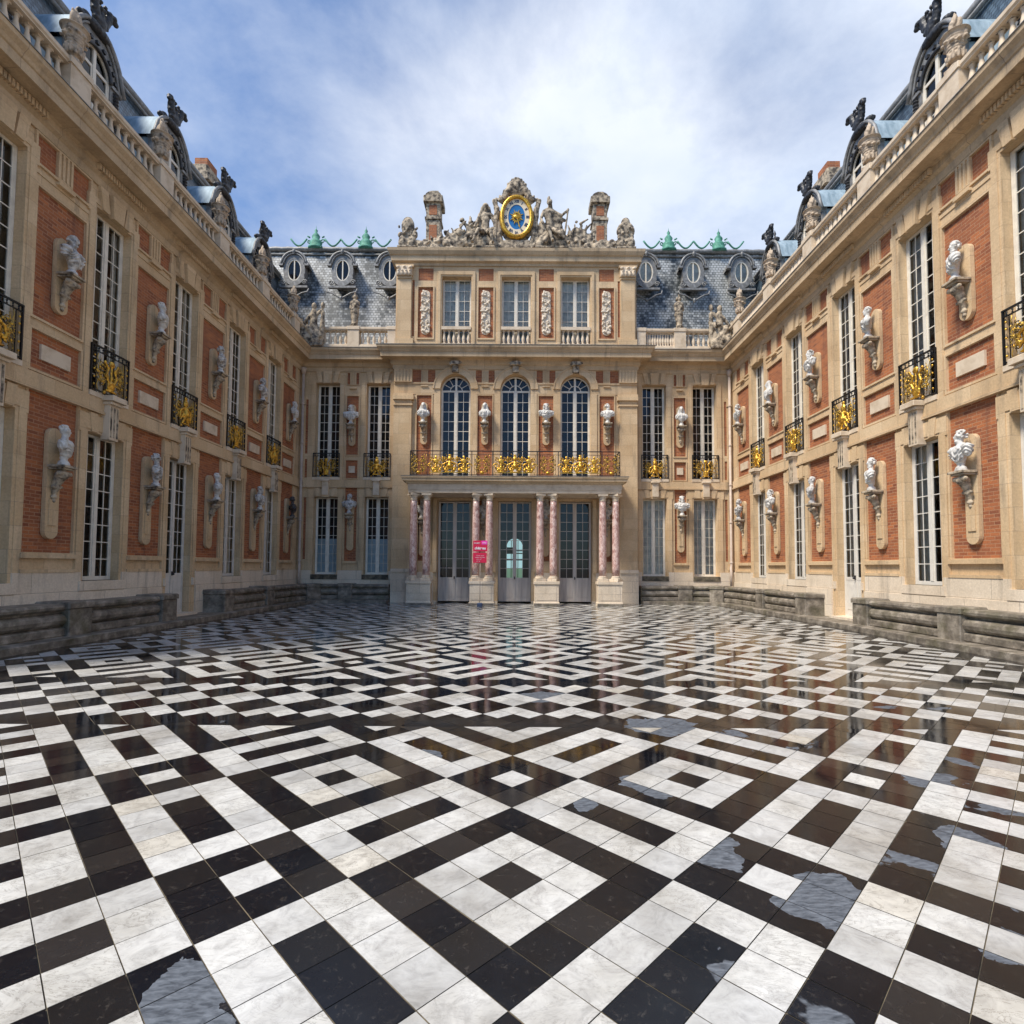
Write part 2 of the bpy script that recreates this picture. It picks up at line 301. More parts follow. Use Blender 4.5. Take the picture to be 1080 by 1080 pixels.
def thing(name, label, cat, loc=(0, 0, 0), rz=0, group=None):
    o = bpy.data.objects.new(name, None); coll.objects.link(o); o.location = loc; o.rotation_euler = (0, 0, rz); o.empty_display_size = .2
    return tag(o, label, cat, group)
KIDS = {}
def dup(src, parent=None, loc=None, rz=None):
    """copy an object and its children (two levels)"""
    c = src.copy(); coll.objects.link(c); c.parent = parent
    if loc is not None: c.location = loc
    if rz is not None: c.rotation_euler = (0, 0, rz)
    for ch in [o for o in src.children]: dup(ch, c)
    return c
class Proto:
    """first use moves the original, later uses copy it"""
    def __init__(s, maker): s.o = maker(); s.n = 0
    def put(s, parent, loc, rz=0, scale=None):
        if s.n == 0:
            o = s.o; o.parent = parent; o.location = loc; o.rotation_euler = (0, 0, rz)
        else: o = dup(s.o, parent, loc, rz)
        s.n += 1
        if scale: o.scale = scale
        return o
def relief(parent, rects, x0, x1, z0, z1, mat='stone', d0=0., edge=None, name='wall'):
    """painter's algorithm height field: rects (xa,xb,za,zb,depth,key); depth None = opening.
       key = material, or (material, part_name, id) to make the patch a part of its own"""
    q = lambda a: round(a, 4)
    xs = sorted({q(x0), q(x1)} | {q(min(max(r[k], x0), x1)) for r in rects for k in (0, 1)})
    zs = sorted({q(z0), q(z1)} | {q(min(max(r[k], z0), z1)) for r in rects for k in (2, 3)})
    nx, nz_ = len(xs)-1, len(zs)-1
    D = [[(d0, mat)]*nz_ for _ in range(nx)]
    for xa, xb, za, zb, d, key in rects:
        for i in range(nx):
            xm = (xs[i]+xs[i+1])/2
            if xa < xm < xb:
                for j in range(nz_):
                    if za < (zs[j]+zs[j+1])/2 < zb: D[i][j] = (d, key)
    mbs = {}
    def mb(key):
        if key not in mbs: mbs[key] = MB(key if isinstance(key, str) else key[0])
        return mbs[key]
    RV = .46
    dv = lambda c: -RV if c[0] is None else c[0]
    for i in range(nx):
        for j in range(nz_):
            c = D[i][j]; d = dv(c); X0, X1, Z0, Z1 = xs[i], xs[i+1], zs[j], zs[j+1]
            if c[0] is not None: mb(c[1]).quad((X0, -d, Z0), (X1, -d, Z0), (X1, -d, Z1), (X0, -d, Z1))
            if i+1 < nx:
                e = D[i+1][j]; de = dv(e)
                if abs(de-d) > 1e-6:
                    k = (c if d > de else e)[1]
                    a, b_ = (X1, -d), (X1, -de)
                    mb(k).quad((a[0], a[1], Z0), (b_[0], b_[1], Z0), (b_[0], b_[1], Z1), (a[0], a[1], Z1)) if d > de else mb(k).quad((X1, -d, Z0), (X1, -de, Z0), (X1, -de, Z1), (X1, -d, Z1))
            if j+1 < nz_:
                e = D[i][j+1]; de = dv(e)
                if abs(de-d) > 1e-6:
                    k = (c if d > de else e)[1]
                    mb(k).quad((X0, -d, Z1), (X1, -d, Z1), (X1, -de, Z1), (X0, -de, Z1))
            if edge is not None:
                if i == 0: mb(c[1] if c[0] is not None else mat).quad((X0, -d, Z0), (X0, -d, Z1), (X0, edge, Z1), (X0, edge, Z0))
                if i == nx-1: mb(c[1] if c[0] is not None else mat).quad((X1, -d, Z0), (X1, edge, Z0), (X1, edge, Z1), (X1, -d, Z1))
                if j == nz_-1: mb(mat).quad((X0, -d, Z1), (X1, -d, Z1), (X1, edge, Z1), (X0, edge, Z1))
    for key, m in mbs.items():
        m.build(name if isinstance(key, str) and key == mat else (key if isinstance(key, str) else key[1]), parent, fix=False)
# ---- sculpted pieces: overlapping solids fused by a voxel remesh, then roughened
def sculpt(name, prims, voxel=.02, amp=.0, fs=8, smooth=2, mat='marble', stretch=(1, 1, 1), seed=0):
    bm = bmesh.new()
    for p in prims:
        if p[0] == 'e':
            _, c, r = p[:3]; rot = p[3] if len(p) > 3 else (0, 0, 0)
            M = Matrix.Translation(c) @ Matrix.Rotation(rot[2], 4, 'Z') @ Matrix.Rotation(rot[1], 4, 'Y') @ Matrix.Rotation(rot[0], 4, 'X') @ Matrix.Diagonal((*r, 1))
            bmesh.ops.create_icosphere(bm, subdivisions=3, radius=1, matrix=M)
        elif p[0] == 'c':
            _, a, b, r0, r1 = p; a = Vector(a); b = Vector(b); d = b-a
            M = Matrix.Translation((a+b)/2) @ d.to_track_quat('Z', 'Y').to_matrix().to_4x4()
            bmesh.ops.create_cone(bm, cap_ends=True, segments=14, radius1=r0, radius2=r1, depth=d.length, matrix=M)
            for q, r in ((a, r0), (b, r1)): bmesh.ops.create_icosphere(bm, subdivisions=2, radius=r, matrix=Matrix.Translation(q))
        elif p[0] == 'b':
            _, c, hlf = p[:3]; rot = p[3] if len(p) > 3 else (0, 0, 0)
            M = Matrix.Translation(c) @ Matrix.Rotation(rot[2], 4, 'Z') @ Matrix.Rotation(rot[1], 4, 'Y') @ Matrix.Rotation(rot[0], 4, 'X') @ Matrix.Diagonal((hlf[0]*2, hlf[1]*2, hlf[2]*2, 1))
            bmesh.ops.create_cube(bm, size=1, matrix=M)
    me = bpy.data.meshes.new('tmp'); bm.to_mesh(me); bm.free()
    o = bpy.data.objects.new('tmp', me); coll.objects.link(o)
    md = o.modifiers.new('r', 'REMESH'); md.mode = 'VOXEL'; md.voxel_size = voxel
    if smooth: ms = o.modifiers.new('s', 'SMOOTH'); ms.factor = .5; ms.iterations = smooth
    dg = bpy.context.evaluated_depsgraph_get(); dg.update()
    res = bpy.data.meshes.new_from_object(o.evaluated_get(dg)); bpy.data.objects.remove(o); bpy.data.meshes.remove(me)
    if amp:
        sv = Vector((seed*3.1, seed*1.7, seed*.9))
        ns = [v.normal.copy() for v in res.vertices]
        for v, n in zip(res.vertices, ns):
            q = Vector((v.co.x*stretch[0], v.co.y*stretch[1], v.co.z*stretch[2]))*fs+sv
            v.co += n*amp*(noise.noise(q)+.5*noise.noise(q*2.1))
    for p in res.polygons: p.use_smooth = True
    res.name = name; res.materials.clear(); res.materials.append(MAT[mat]); return res
# ------------------------------------------------------------------ paving and ground
A2 = .33333; TA = A2/math.sqrt(2)
def cell_white(i, j):
    u, v = (i-6) % 8, (j-6) % 8; su, sv = u in (7, 0, 1), v in (7, 0, 1)
    if su and sv: return u == 0 and v == 0
    if su: return not (u == 0 and 3 <= v <= 5)
    if sv: return not (v == 0 and 3 <= u <= 5)
    return max(abs(u-4), abs(v-4)) == 1
def clip(poly, axis, val, keep_less):
    res = []
    for k in range(len(poly)):
        a, b = poly[k-1], poly[k]; ia = (a[axis] <= val) == keep_less; ib = (b[axis] <= val) == keep_less
        if ia != ib:
            t = (val-a[axis])/(b[axis]-a[axis]); res.append((a[0]+t*(b[0]-a[0]), a[1]+t*(b[1]-a[1])))
        if ib: res.append(b)
    return res
PX, PY0, PY1 = 8.77, -3.0, 24.25
def paving():
    rnd = random.Random(4); v = []; f = []; m = []; tint = []
    def zone(Yo, y0, y1, colf):
        K = int((PY1-PY0+2*PX)/A2)+8
        for i in range(-K, K):
            for j in range(-K, K):
                Xc = (i-j)/2*A2; Yc = Yo+(i+j+1)/2*A2
                if abs(Xc) > PX+A2 or Yc < y0-A2 or Yc > y1+A2: continue
                h = A2/2-.0034
                poly = [(Xc, Yc-h), (Xc+h, Yc), (Xc, Yc+h), (Xc-h, Yc)]
                for ax, val, less in ((0, PX-.25, True), (0, -PX+.25, False), (1, y1-.002, True), (1, y0+.002, False)):
                    poly = clip(poly, ax, val, less)
                    if len(poly) < 3: break
                if len(poly) < 3: continue
                sx_, sy_ = rnd.gauss(0, .0016), rnd.gauss(0, .0016); dz = rnd.uniform(-.0004, .0004); k = len(v)
                v.extend((x, y, dz+(x-Xc)*sx_+(y-Yc)*sy_) for x, y in poly); f.append(tuple(range(k, k+len(poly))))
                m.append(0 if colf(i, j, Yc) else 1); tint.extend([rnd.random()]*len(poly))
    B0 = 6.684
    zone(2.041, PY0, B0-1.145, lambda i, j, y: cell_white(i, j))
    zone(B0, B0-1.145, B0+1.145, lambda i, j, y: abs(y-B0) < 2*A2+.02 and ((i+1)//2+(j+1)//2) % 2 == 0)
    zone(B0+1.145-10.5*A2, B0+1.145, PY1, lambda i, j, y: cell_white(i, j))
    for s in (-1, 1):   # dark border slabs along the walls
        y = PY0
        while y < PY1-.1:
            k = len(v); x0, x1 = sorted((s*(PX-.246), s*(PX+.1))); e = min(y+.9, PY1)
            v.extend([(x0, y+.002, 0), (x1, y+.002, 0), (x1, e-.002, 0), (x0, e-.002, 0)]); f.append((k, k+1, k+2, k+3)); m.append(1); tint.extend([rnd.random()]*4); y += .9
    me = bpy.data.meshes.new('paving'); me.from_pydata(v, [], f); me.materials.append(MAT['white_tile']); me.materials.append(MAT['black_tile'])
    me.polygons.foreach_set('material_index', m); a = me.attributes.new('tint', 'FLOAT', 'POINT'); a.data.foreach_set('value', tint)
    tag(link('paving', me), kind='structure')
    g = MB('grout'); g.quad((-PX-.1, PY0, -.006), (PX+.1, PY0, -.006), (PX+.1, PY1, -.006), (-PX-.1, PY1, -.006)); tag(g.build('paving_bed', fix=False), kind='structure')
    g = MB('gravel'); g.quad((-900, -900, -.03), (900, -900, -.03), (900, 900, -.03), (-900, 900, -.03)); tag(g.build('ground', fix=False), kind='structure')
paving()
# ------------------------------------------------------------------ windows
def window(w, h, rows, frame='cream_paint', cols=4, panel=0., blind=None, arch=False, name='window', fan=False, deep=.55, handle=False):
    """origin at bottom centre of the opening, faces -y"""
    b = MB(frame); x = w/2; fr = .055
    zt = h-x if arch else h
    b.box(-x, -x+fr, 0, .07, 0, zt); b.box(x-fr, x, 0, .07, 0, zt); b.box(-x+fr, x-fr, 0, .07, 0, .09)
    b.box(-.045, .045, -.012, .06, .09, h-fr)
    if not arch: b.box(-x+fr, x-fr, 0, .07, h-fr, h)
    if panel:
        b.box(-x+fr, -.045, .012, .055, .09, panel-.05); b.box(.045, x-fr, .012, .055, .09, panel-.05)
        for s in (-1, 1):
            a0, a1 = sorted((s*.11, s*(x-fr-.06))); b.box(a0, a1, .0, .012, .2, panel-.17)
        b.box(-x+fr, -.045, .004, .06, panel-.05, panel+.04); b.box(.045, x-fr, .004, .06, panel-.05, panel+.04)
    z0 = panel+.04 if panel else .09; ztm = zt if arch else h-fr
    if arch: b.box(-x+fr, -.045, .004, .06, zt-.05, zt+.03); b.box(.045, x-fr, .004, .06, zt-.05, zt+.03); ztm = zt-.05
    for r_ in range(1, rows):
        z = z0+(ztm-z0)*r_/rows
        b.box(-x+fr, -.045, .020, .045, z-.011, z+.011); b.box(.045, x-fr, .020, .045, z-.011, z+.011)
    for s in (-1, 1):
        for c in range(1, cols//2):
            xm = s*(.045+(x-fr-.045)*c/(cols//2)); b.box(xm-.010, xm+.010, .0205, .0445, z0, ztm)
        b.box(*sorted((s*.045, s*.085)), .008, .052, z0, ztm); b.box(*sorted((s*(x-fr-.035), s*(x-fr))), .008, .052, z0, ztm)
    def arc(r, n=20): return [(r*math.cos(math.pi*k/n), zt+r*math.sin(math.pi*k/n)) for k in range(n+1)]
    if arch and not fan:
        o_, i_ = arc(x), arc(x-fr); n = len(o_)
        for k in range(n-1):
            b.prism([i_[k], o_[k], o_[k+1], i_[k+1]], 0, .07)
        for (ra, rb) in ((.33*x*.9+.06, .33*x*.9+.09),):
            o2, i2 = arc(rb), arc(ra)
            for k in range(n-1): b.prism([i2[k], o2[k], o2[k+1], i2[k+1]], .012, .048)
        for ang in (30, 60, 120, 150):
            a = R(ang); r0 = .36*x; r1 = x-fr; c, s_ = math.cos(a), math.sin(a); t = .013
            b.prism([(r0*c-t*s_, zt+r0*s_+t*c), (r0*c+t*s_, zt+r0*s_-t*c), (r1*c+t*s_, zt+r1*s_-t*c), (r1*c-t*s_, zt+r1*s_+t*c)], .012, .048)
    if arch and fan:
        o_, i_ = arc(x), arc(x-fr); n = len(o_)
        for k in range(n-1): b.prism([i_[k], o_[k], o_[k+1], i_[k+1]], 0, .07)
    o = b.build(name)
    g = MB('glass')
    if arch:
        pts = [(-x+.02, .05), (x-.02, .05)]+arc(x-.02); n = len(pts); g.add([(p, .03, q) for p, q in pts], [tuple(range(n))])
    else: g.quad((-x+.02, .03, z0-.02), (x-.02, .03, z0-.02), (x-.02, .03, h-.02), (-x+.02, .03, h-.02))
    g.build('pane', o, fix=False)
    k = MB('interior'); e = x+.02  # shallow box behind the pane, coloured dark in place of room shade
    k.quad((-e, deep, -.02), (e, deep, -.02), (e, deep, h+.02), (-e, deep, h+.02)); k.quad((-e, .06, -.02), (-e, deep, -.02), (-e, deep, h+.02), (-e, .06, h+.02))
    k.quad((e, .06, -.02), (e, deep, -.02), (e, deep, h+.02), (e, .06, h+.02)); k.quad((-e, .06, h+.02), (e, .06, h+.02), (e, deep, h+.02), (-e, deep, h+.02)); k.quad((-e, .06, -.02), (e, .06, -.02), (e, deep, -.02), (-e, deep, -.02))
    k.build('dark_room_backing', o, fix=False)
    if blind:
        for za, zb, xa, xb, mt in blind:
            c = MB(mt); n = 14; vs = []
            for i in range(n+1):
                xx = xa*x*.94+(xb-xa)*x*.94*i/n; yy = .12+.012*math.sin(i*2.4)
                vs += [(xx, yy, max(za, z0)), (xx, yy, min(zb, h-.05))]
            c.add(vs, [(2*i, 2*i+2, 2*i+3, 2*i+1) for i in range(n)], True); c.build('blind', o, fix=False)
    if handle:
        c = MB('black_lead'); c.box(-.02, .02, -.05, -.012, panel-.03, panel+.09); c.lathe([(.0, panel-.02), (.025, panel-.01), (.03, panel+.02), (.02, panel+.05), (0, panel+.06)], 0, -.07, 8); c.build('handle', o)
    return o
# ------------------------------------------------------------------ iron work
def spiral(cx, cz, r, turns, a0, d=1, y=0, n=22, r1=.12):
    return [(cx+r*(1-t*(1-r1))*math.cos(a0+d*t*turns*2*math.pi), y, cz+r*(1-t*(1-r1))*math.sin(a0+d*t*turns*2*math.pi)) for t in (k/n for k in range(n+1))]
def gold_figure(kind, s=1.):
    """gilded central ornament, z 0.. about .8"""
    if kind == 'mask':
        pr = [('e', (0, 0, .62), (.10, .05, .12)), ('e', (0, -.03, .60), (.05, .04, .07)), ('c', (0, 0, .50), (0, 0, .30), .05, .11), ('e', (0, 0, .27), (.15, .05, .12)),
              ('c', (-.05, 0, .2), (-.13, 0, .05), .05, .035), ('c', (.05, 0, .2), (.13, 0, .05), .05, .035), ('e', (0, 0, .78), (.07, .03, .05)), ('b', (0, 0, .02), (.2, .03, .018))]
        for q in (-1, 1):
            pr += [('c', (q*.08, 0, .48), (q*.22, 0, .40), .035, .03), ('c', (q*.22, 0, .40), (q*.25, 0, .26), .03, .025), ('e', (q*.25, 0, .22), (.045, .03, .045)), ('c', (q*.12, 0, .26), (q*.24, 0, .12), .03, .02)]
    elif kind == 'lyre':
        pr = [('e', (0, 0, .15), (.13, .04, .13)), ('b', (0, 0, .02), (.17, .03, .02)), ('e', (0, 0, .68), (.09, .04, .08)), ('c', (0, 0, .25), (0, 0, .62), .025, .025)]
        for q in (-1, 1):
            pr += [('c', (q*.08, 0, .22), (q*.17, 0, .38), .035, .03), ('c', (q*.17, 0, .38), (q*.10, 0, .55), .03, .03), ('c', (q*.10, 0, .55), (q*.2, 0, .66), .03, .02), ('e', (q*.21, 0, .68), (.04, .03, .04))]
    else:  # vase
        pr = [('e', (0, 0, .50), (.12, .05, .12)), ('c', (0, 0, .40), (0, 0, .22), .04, .07), ('e', (0, 0, .16), (.12, .05, .10)), ('b', (0, 0, .03), (.12, .04, .03)), ('e', (0, 0, .68), (.05, .03, .08))]
    pr = [tuple([p[0]]+[tuple(c*s for c in q) if isinstance(q, tuple) else q*s for q in p[1:]]) if p[0] != 'x' else p for p in pr]
    return sculpt('gold_ornament', pr, .012*s, .011, 26, 1, 'gold')
GM = {k: gold_figure(k) for k in ('mask', 'lyre', 'vase')}
def scroll_field(b, x0, x1, z0, z1, y=0, dense=1.):
    w = x1-x0; h = z1-z0; cx = (x0+x1)/2; r = .013
    for q in (-1, 1):
        for (fx, fz, rr, a) in ((.30, .25, .11, 0), (.30, .72, .11, math.pi), (.40, .5, .07, 1.5), (.16, .45, .08, 2.2)):
            X = cx+q*fx*w; b.tube(spiral(X, z0+fz*h, rr*h*1.15, 1.5, a if q > 0 else math.pi-a, q, y), r, 4)
            b.lathe([(0, z0+fz*h-.03), (.032, z0+fz*h), (0, z0+fz*h+.03)], X, y, 6)
        b.tube([(cx+q*.46*w, y, z0+h*t/8) if t % 2 else (cx+q*.42*w, y, z0+h*t/8) for t in range(9)], r*.8, 4)
def window_railing(w=1.26, h=1.1, fig='mask'):
    b = MB('iron'); x = w/2
    b.box(-x, x, -.03, .015, h-.035, h); b.box(-x, x, -.02, .01, .03, .055); b.box(-x, x, -.02, .01, h-.15, h-.13)
    for q in (-1, 1):
        b.box(*sorted((q*x, q*(x-.03))), -.025, .012, 0, h-.035)
        b.box(*sorted((q*(x-.16), q*(x-.145))), -.012, .003, .055, h-.13)
    for k in range(9):
        X = -x+.1+(w-.2)*k/8; b.lathe([(.0, h-.135), (.02, h-.12), (.008, h-.09), (.022, h-.06), (.0, h-.04)], X, -.005, 6)
    b.use('gilt_iron'); scroll_field(b, -x+.15, x-.15, .06, h-.16, -.008); scroll_field(b, -x*.6, x*.6, .16, h-.26, -.012); scroll_field(b, -x+.1, x-.1, .3, h-.36, .0)
    b.use('gold')
    for q in (-1, 1):
        for z in (.16, .34, .52, .70, .84): b.lathe([(0, z-.03), (.022, z-.01), (.022, z+.01), (0, z+.03)], q*(x-.09), -.02, 6)
        b.lathe([(0, -.005), (.035, .02), (.04, .045), (.03, .07), (0, .085)], q*.24, -.05, 8)
        for z in (.3, .62): b.lathe([(0, z-.035), (.03, z), (0, z+.035)], q*.36, -.02, 6)
    o = b.build('balcony_railing'); link('gold_ornament', GM[fig], o, (0, -.03, .1)); return o
# ------------------------------------------------------------------ turned and carved stone
BAL_PR = [(.062, 0), (.062, .05), (.045, .06), (.040, .09), (.072, .19), (.078, .26), (.055, .38), (.034, .50), (.040, .53), (.034, .56), (.058, .59), (.062, .60), (.062, .64)]
def baluster():
    b = MB('pale_trim'); b.box(-.066, .066, -.066, .066, 0, .05); b.lathe([(r, z) for r, z in BAL_PR if z >= .05 and z <= .60], n=12); b.box(-.066, .066, -.066, .066, .60, .645); return b.build('baluster')
def console_mesh(slab_top, slab_bot, w=.33):
    """origin at the shelf top where the bust stands; slab outline behind it"""
    b = MB('stone'); n = 10
    top = [(w/2*math.cos(math.pi*k/n), slab_top-w/2+w/2*math.sin(math.pi*k/n)) for k in range(n+1)]
    bot = [(-w/2*math.cos(math.pi*k/n), slab_bot+w/2-w/2*math.sin(math.pi*k/n)) for k in range(n+1)]
    b.prism(top+bot, -.07, .02)
    ins = [(x*.68, (z-slab_top)*.0+z) for x, z in ()]
    if slab_bot < -1.1: b.box(-w*.3, w*.3, -.095, -.07, slab_bot+.28, -.72)
    o = b.build('bust_console')
    c = MB('old_stone'); c.bbox(-.19, .19, -.43, -.07, -.05, 0, .012); c.bbox(-.155, .155, -.38, -.07, -.09, -.052, .01)
    pr = [('e', (0, -.24, -.2), (.12, .13, .11)), ('c', (0, -.22, -.22), (0, -.12, -.42), .11, .075), ('e', (0, -.13, -.46), (.09, .08, .07)), ('c', (0, -.11, -.5), (0, -.09, -.62), .07, .04), ('e', (0, -.10, -.66), (.07, .05, .05)),
          ('c', (-.13, -.3, -.17), (.13, -.3, -.17), .055, .055), ('c', (-.1, -.15, -.45), (.1, -.15, -.45), .04, .04), ('e', (0, -.09, -.74), (.04, .04, .05))]
    c.build('console_shelf', o); link('console_scroll', CS, o); return o
CS = sculpt('console_scroll', [('e', (0, -.24, -.2), (.12, .13, .11)), ('c', (0, -.22, -.22), (0, -.12, -.42), .11, .075), ('e', (0, -.13, -.46), (.09, .08, .07)), ('c', (0, -.11, -.5), (0, -.09, -.62), .07, .04), ('e', (0, -.10, -.66), (.07, .05, .05)),
          ('c', (-.13, -.3, -.17), (.13, -.3, -.17), .055, .055), ('c', (-.1, -.15, -.45), (.1, -.15, -.45), .04, .04), ('e', (0, -.09, -.74), (.04, .04, .05))], .013, .006, 14, 1, 'old_stone')
def bust_mesh(seed, turn=0., hair='short', cloth='toga', mat='marble', wide=1., veil=False):
    """.95 tall, origin under the socle, faces -y"""
    rnd = random.Random(seed); c, s = math.cos(turn), math.sin(turn)
    def h(x, y, z): return (x*c-y*s, x*s+y*c, z)
    P = [('c', (0, 0, .0), (0, 0, .02), .115, .115), ('c', (0, 0, .05), (0, 0, .14), .09, .05), ('c', (0, 0, .14), (0, 0, .17), .07, .08)]
    W = .28*wide
    P += [('c', (-W*.72, 0, .46), (W*.72, 0, .46), .088, .088), ('e', (0, -.03, .42), (W*.80, .125, .14)), ('e', (0, -.035, .33), (W*.72, .115, .13)), ('e', (0, -.03, .25), (W*.52, .10, .09)),
          ('e', (-W*.86, .0, .40), (.075, .095, .12)), ('e', (W*.86, .0, .40), (.075, .095, .12)), ('c', (-W*.55, .0, .51), (0, .01, .57), .062, .052), ('c', (W*.55, .0, .51), (0, .01, .57), .062, .052), ('c', (0, .0, .50), h(0, -.005, .66), .068, .060)]
    if cloth == 'toga':
        for k in range(6):
            t = k/5; P.append(('c', (-W*.95+.05*k, -.05-.012*k, .53-.03*k), (W*.30+.02*k, -.115, .22+.045*k), .019, .015))
        P.append(('c', (-W*.8, -.05, .5), (W*.1, -.125, .36), .035, .03))
        for k in range(3): P.append(('c', (W*.75, -.04-.02*k, .52-.02*k), (W*.2, -.12, .24+.05*k), .02, .015))
    elif cloth == 'armour':
        P += [('e', (-W*.8, 0, .47), (.10, .11, .09)), ('e', (W*.8, 0, .47), (.10, .11, .09)), ('c', (-W*.8, -.06, .52), (W*.6, -.10, .44), .03, .035), ('e', (0, -.09, .38), (.13, .06, .10))]
        for k in range(5): P.append(('c', (W*.75-.01*k, -.05, .53-.02*k), (W*.45-.03*k, -.1, .2+.02*k), .018, .014))
    else:
        for k in range(5): P.append(('c', (-W*.7+.11*k*wide, -.06, .52), (-W*.45+.07*k*wide, -.10, .22), .02, .016))
    # head
    P += [('e', h(0, 0, .745), (.078, .095, .108), (0, 0, turn)), ('e', h(0, -.03, .69), (.056, .062, .062), (0, 0, turn)), ('e', h(0, -.095, .725), (.014, .022, .03)), ('c', h(0, -.087, .765), h(0, -.112, .722), .010, .014),
          ('e', h(-.03, -.078, .772), (.024, .016, .010)), ('e', h(.03, -.078, .772), (.024, .016, .010)), ('e', h(0, -.088, .685), (.024, .016, .012)), ('e', h(0, -.078, .652), (.026, .022, .018)),
          ('e', h(-.079, .005, .735), (.012, .02, .028)), ('e', h(.079, .005, .735), (.012, .02, .028))]
    if hair == 'short':
        for k in range(34):
            a = rnd.uniform(0, 2*math.pi); e = rnd.uniform(.15, 1.4); x, y, z = .082*math.cos(a)*math.cos(e), .098*math.sin(a)*math.cos(e)+.012, .108*math.sin(e)
            if y < -.05 and z < .06: continue
            P.append(('e', h(x, y, .757+z), (.022, .022, .018)))
    elif hair == 'curly':
        for k in range(60):
            a = rnd.uniform(0, 2*math.pi); e = rnd.uniform(-.5, 1.45); x, y, z = .098*math.cos(a)*math.cos(e), .112*math.sin(a)*math.cos(e)+.02, .12*math.sin(e)
            if y < -.055 and z < .07: continue
            P.append(('e', h(x*.93, y*.95, .757+z*.95), (.026, .026, .022)))
    elif hair == 'wig':
        for q in (-1, 1):
            for k in range(12):
                P.append(('e', h(q*rnd.uniform(.06, .115), rnd.uniform(-.02, .08), .84-.028*k), (.034, .034, .03)))
        P.append(('e', h(0, .02, .83), (.085, .095, .055)))
    elif hair == 'bun':
        P += [('e', h(0, .02, .785), (.086, .10, .095)), ('e', h(0, .11, .79), (.045, .045, .045)), ('c', h(-.05, .05, .68), h(-.08, -.02, .54), .025, .02)]
    if hair in ('wig', 'curly') or seed % 3 == 0:
        for k in range(12): P.append(('e', h(rnd.uniform(-.045, .045), -.06+rnd.uniform(-.02, .02), rnd.uniform(.60, .665)), (.022, .024, .026)))
    if veil: P += [('e', h(0, .03, .78), (.10, .10, .12)), ('c', h(-.08, .04, .74), (-.13, .04, .5), .05, .07), ('c', h(.08, .04, .74), (.13, .04, .5), .05, .07)]
    me = sculpt('bust', P, .0105, 0, 13, 1, mat, (1, 1, .4), seed); me.update()
    ns = [v.normal.copy() for v in me.vertices]; sl = {'toga': 1.0, 'armour': -.7, 'plain': .25}[cloth]
    for v, n in zip(me.vertices, ns):      # carved folds of the cloth, gentle wear on the head
        x, y, z = v.co; w = max(0, min(1, (.56-z)/.06))*max(0, min(1, (z-.17)/.05))
        q = noise.noise(Vector((x*5+seed, y*5, z*3))); f = math.sin((z*1.0+sl*x+.35*q)*46) if cloth != 'plain' else math.sin((abs(x)*1.4+.25*z+.25*q)*60)
        v.co += n*(w*(.013*f+.008*q)+(1-w)*.0012*noise.noise(Vector((x, y, z))*40))
    return me
BUSTS = [bust_mesh(1, R(30), 'short', 'toga'), bust_mesh(2, R(-35), 'curly', 'armour'), bust_mesh(3, R(10), 'wig', 'armour', 'marble', 1.12), bust_mesh(4, R(-15), 'bun', 'plain', 'marble', .88, True), bust_mesh(5, R(45), 'curly', 'toga')]
def remat(me, mat): m = me.copy(); m.materials.clear(); m.materials.append(MAT[mat]); return m
BV = {}
def bust(i, mat, loc, rz, label, group):
    if (i, mat) not in BV: BV[(i, mat)] = BUSTS[i] if mat == 'marble' else remat(BUSTS[i], mat)
    o = link('bust', BV[(i, mat)], None, loc); o.rotation_euler = (0, 0, rz); return tag(o, label, 'bust', group)
def urn_mesh():
    P = [('b', (0, 0, .05), (.16, .16, .05)), ('e', (0, 0, .14), (.13, .13, .05)), ('c', (0, 0, .12), (0, 0, .24), .06, .06), ('e', (0, 0, .36), (.16, .16, .12)), ('e', (0, 0, .84), (.28, .28, .045)), ('e', (0, 0, .46), (.165, .165, .03)), ('e', (0, 0, .90), (.15, .15, .06))]
    for k in range(8): t = k/7; P.append(('e', (0, 0, .40+.40*t), (.14+.09*t**.8, .14+.09*t**.8, .06)))
    for k in range(10):
        a = k*math.pi/5; c, s = math.cos(a), math.sin(a); P.append(('c', (.15*c, .15*s, .26), (.18*c, .18*s, .42), .03, .02))
        sag = .03*math.sin(k*math.pi/2.5)*1.5; P.append(('e', (.215*c, .215*s, .66+sag), (.045, .045, .035)))
    P += [('e', (-.215, 0, .74), (.035, .05, .06)), ('e', (.215, 0, .74), (.035, .05, .06))]
    for k, (x, y, z, r, t) in enumerate(((0, 0, 1.12, .075, .20), (.07, .03, 1.06, .06, .15), (-.07, .02, 1.05, .06, .16), (.02, .08, 1.04, .055, .14), (-.02, -.08, 1.04, .055, .15), (.05, -.06, 1.16, .035, .12), (-.05, .04, 1.2, .03, .12), (0, 0, 1.3, .025, .08))):
        P.append(('e', (x, y, z), (r, r, t), (y*2, x*2, 0)))
    return sculpt('flaming_urn', P, .015, .004, 10, 1, 'urn_stone')
URN = urn_mesh()
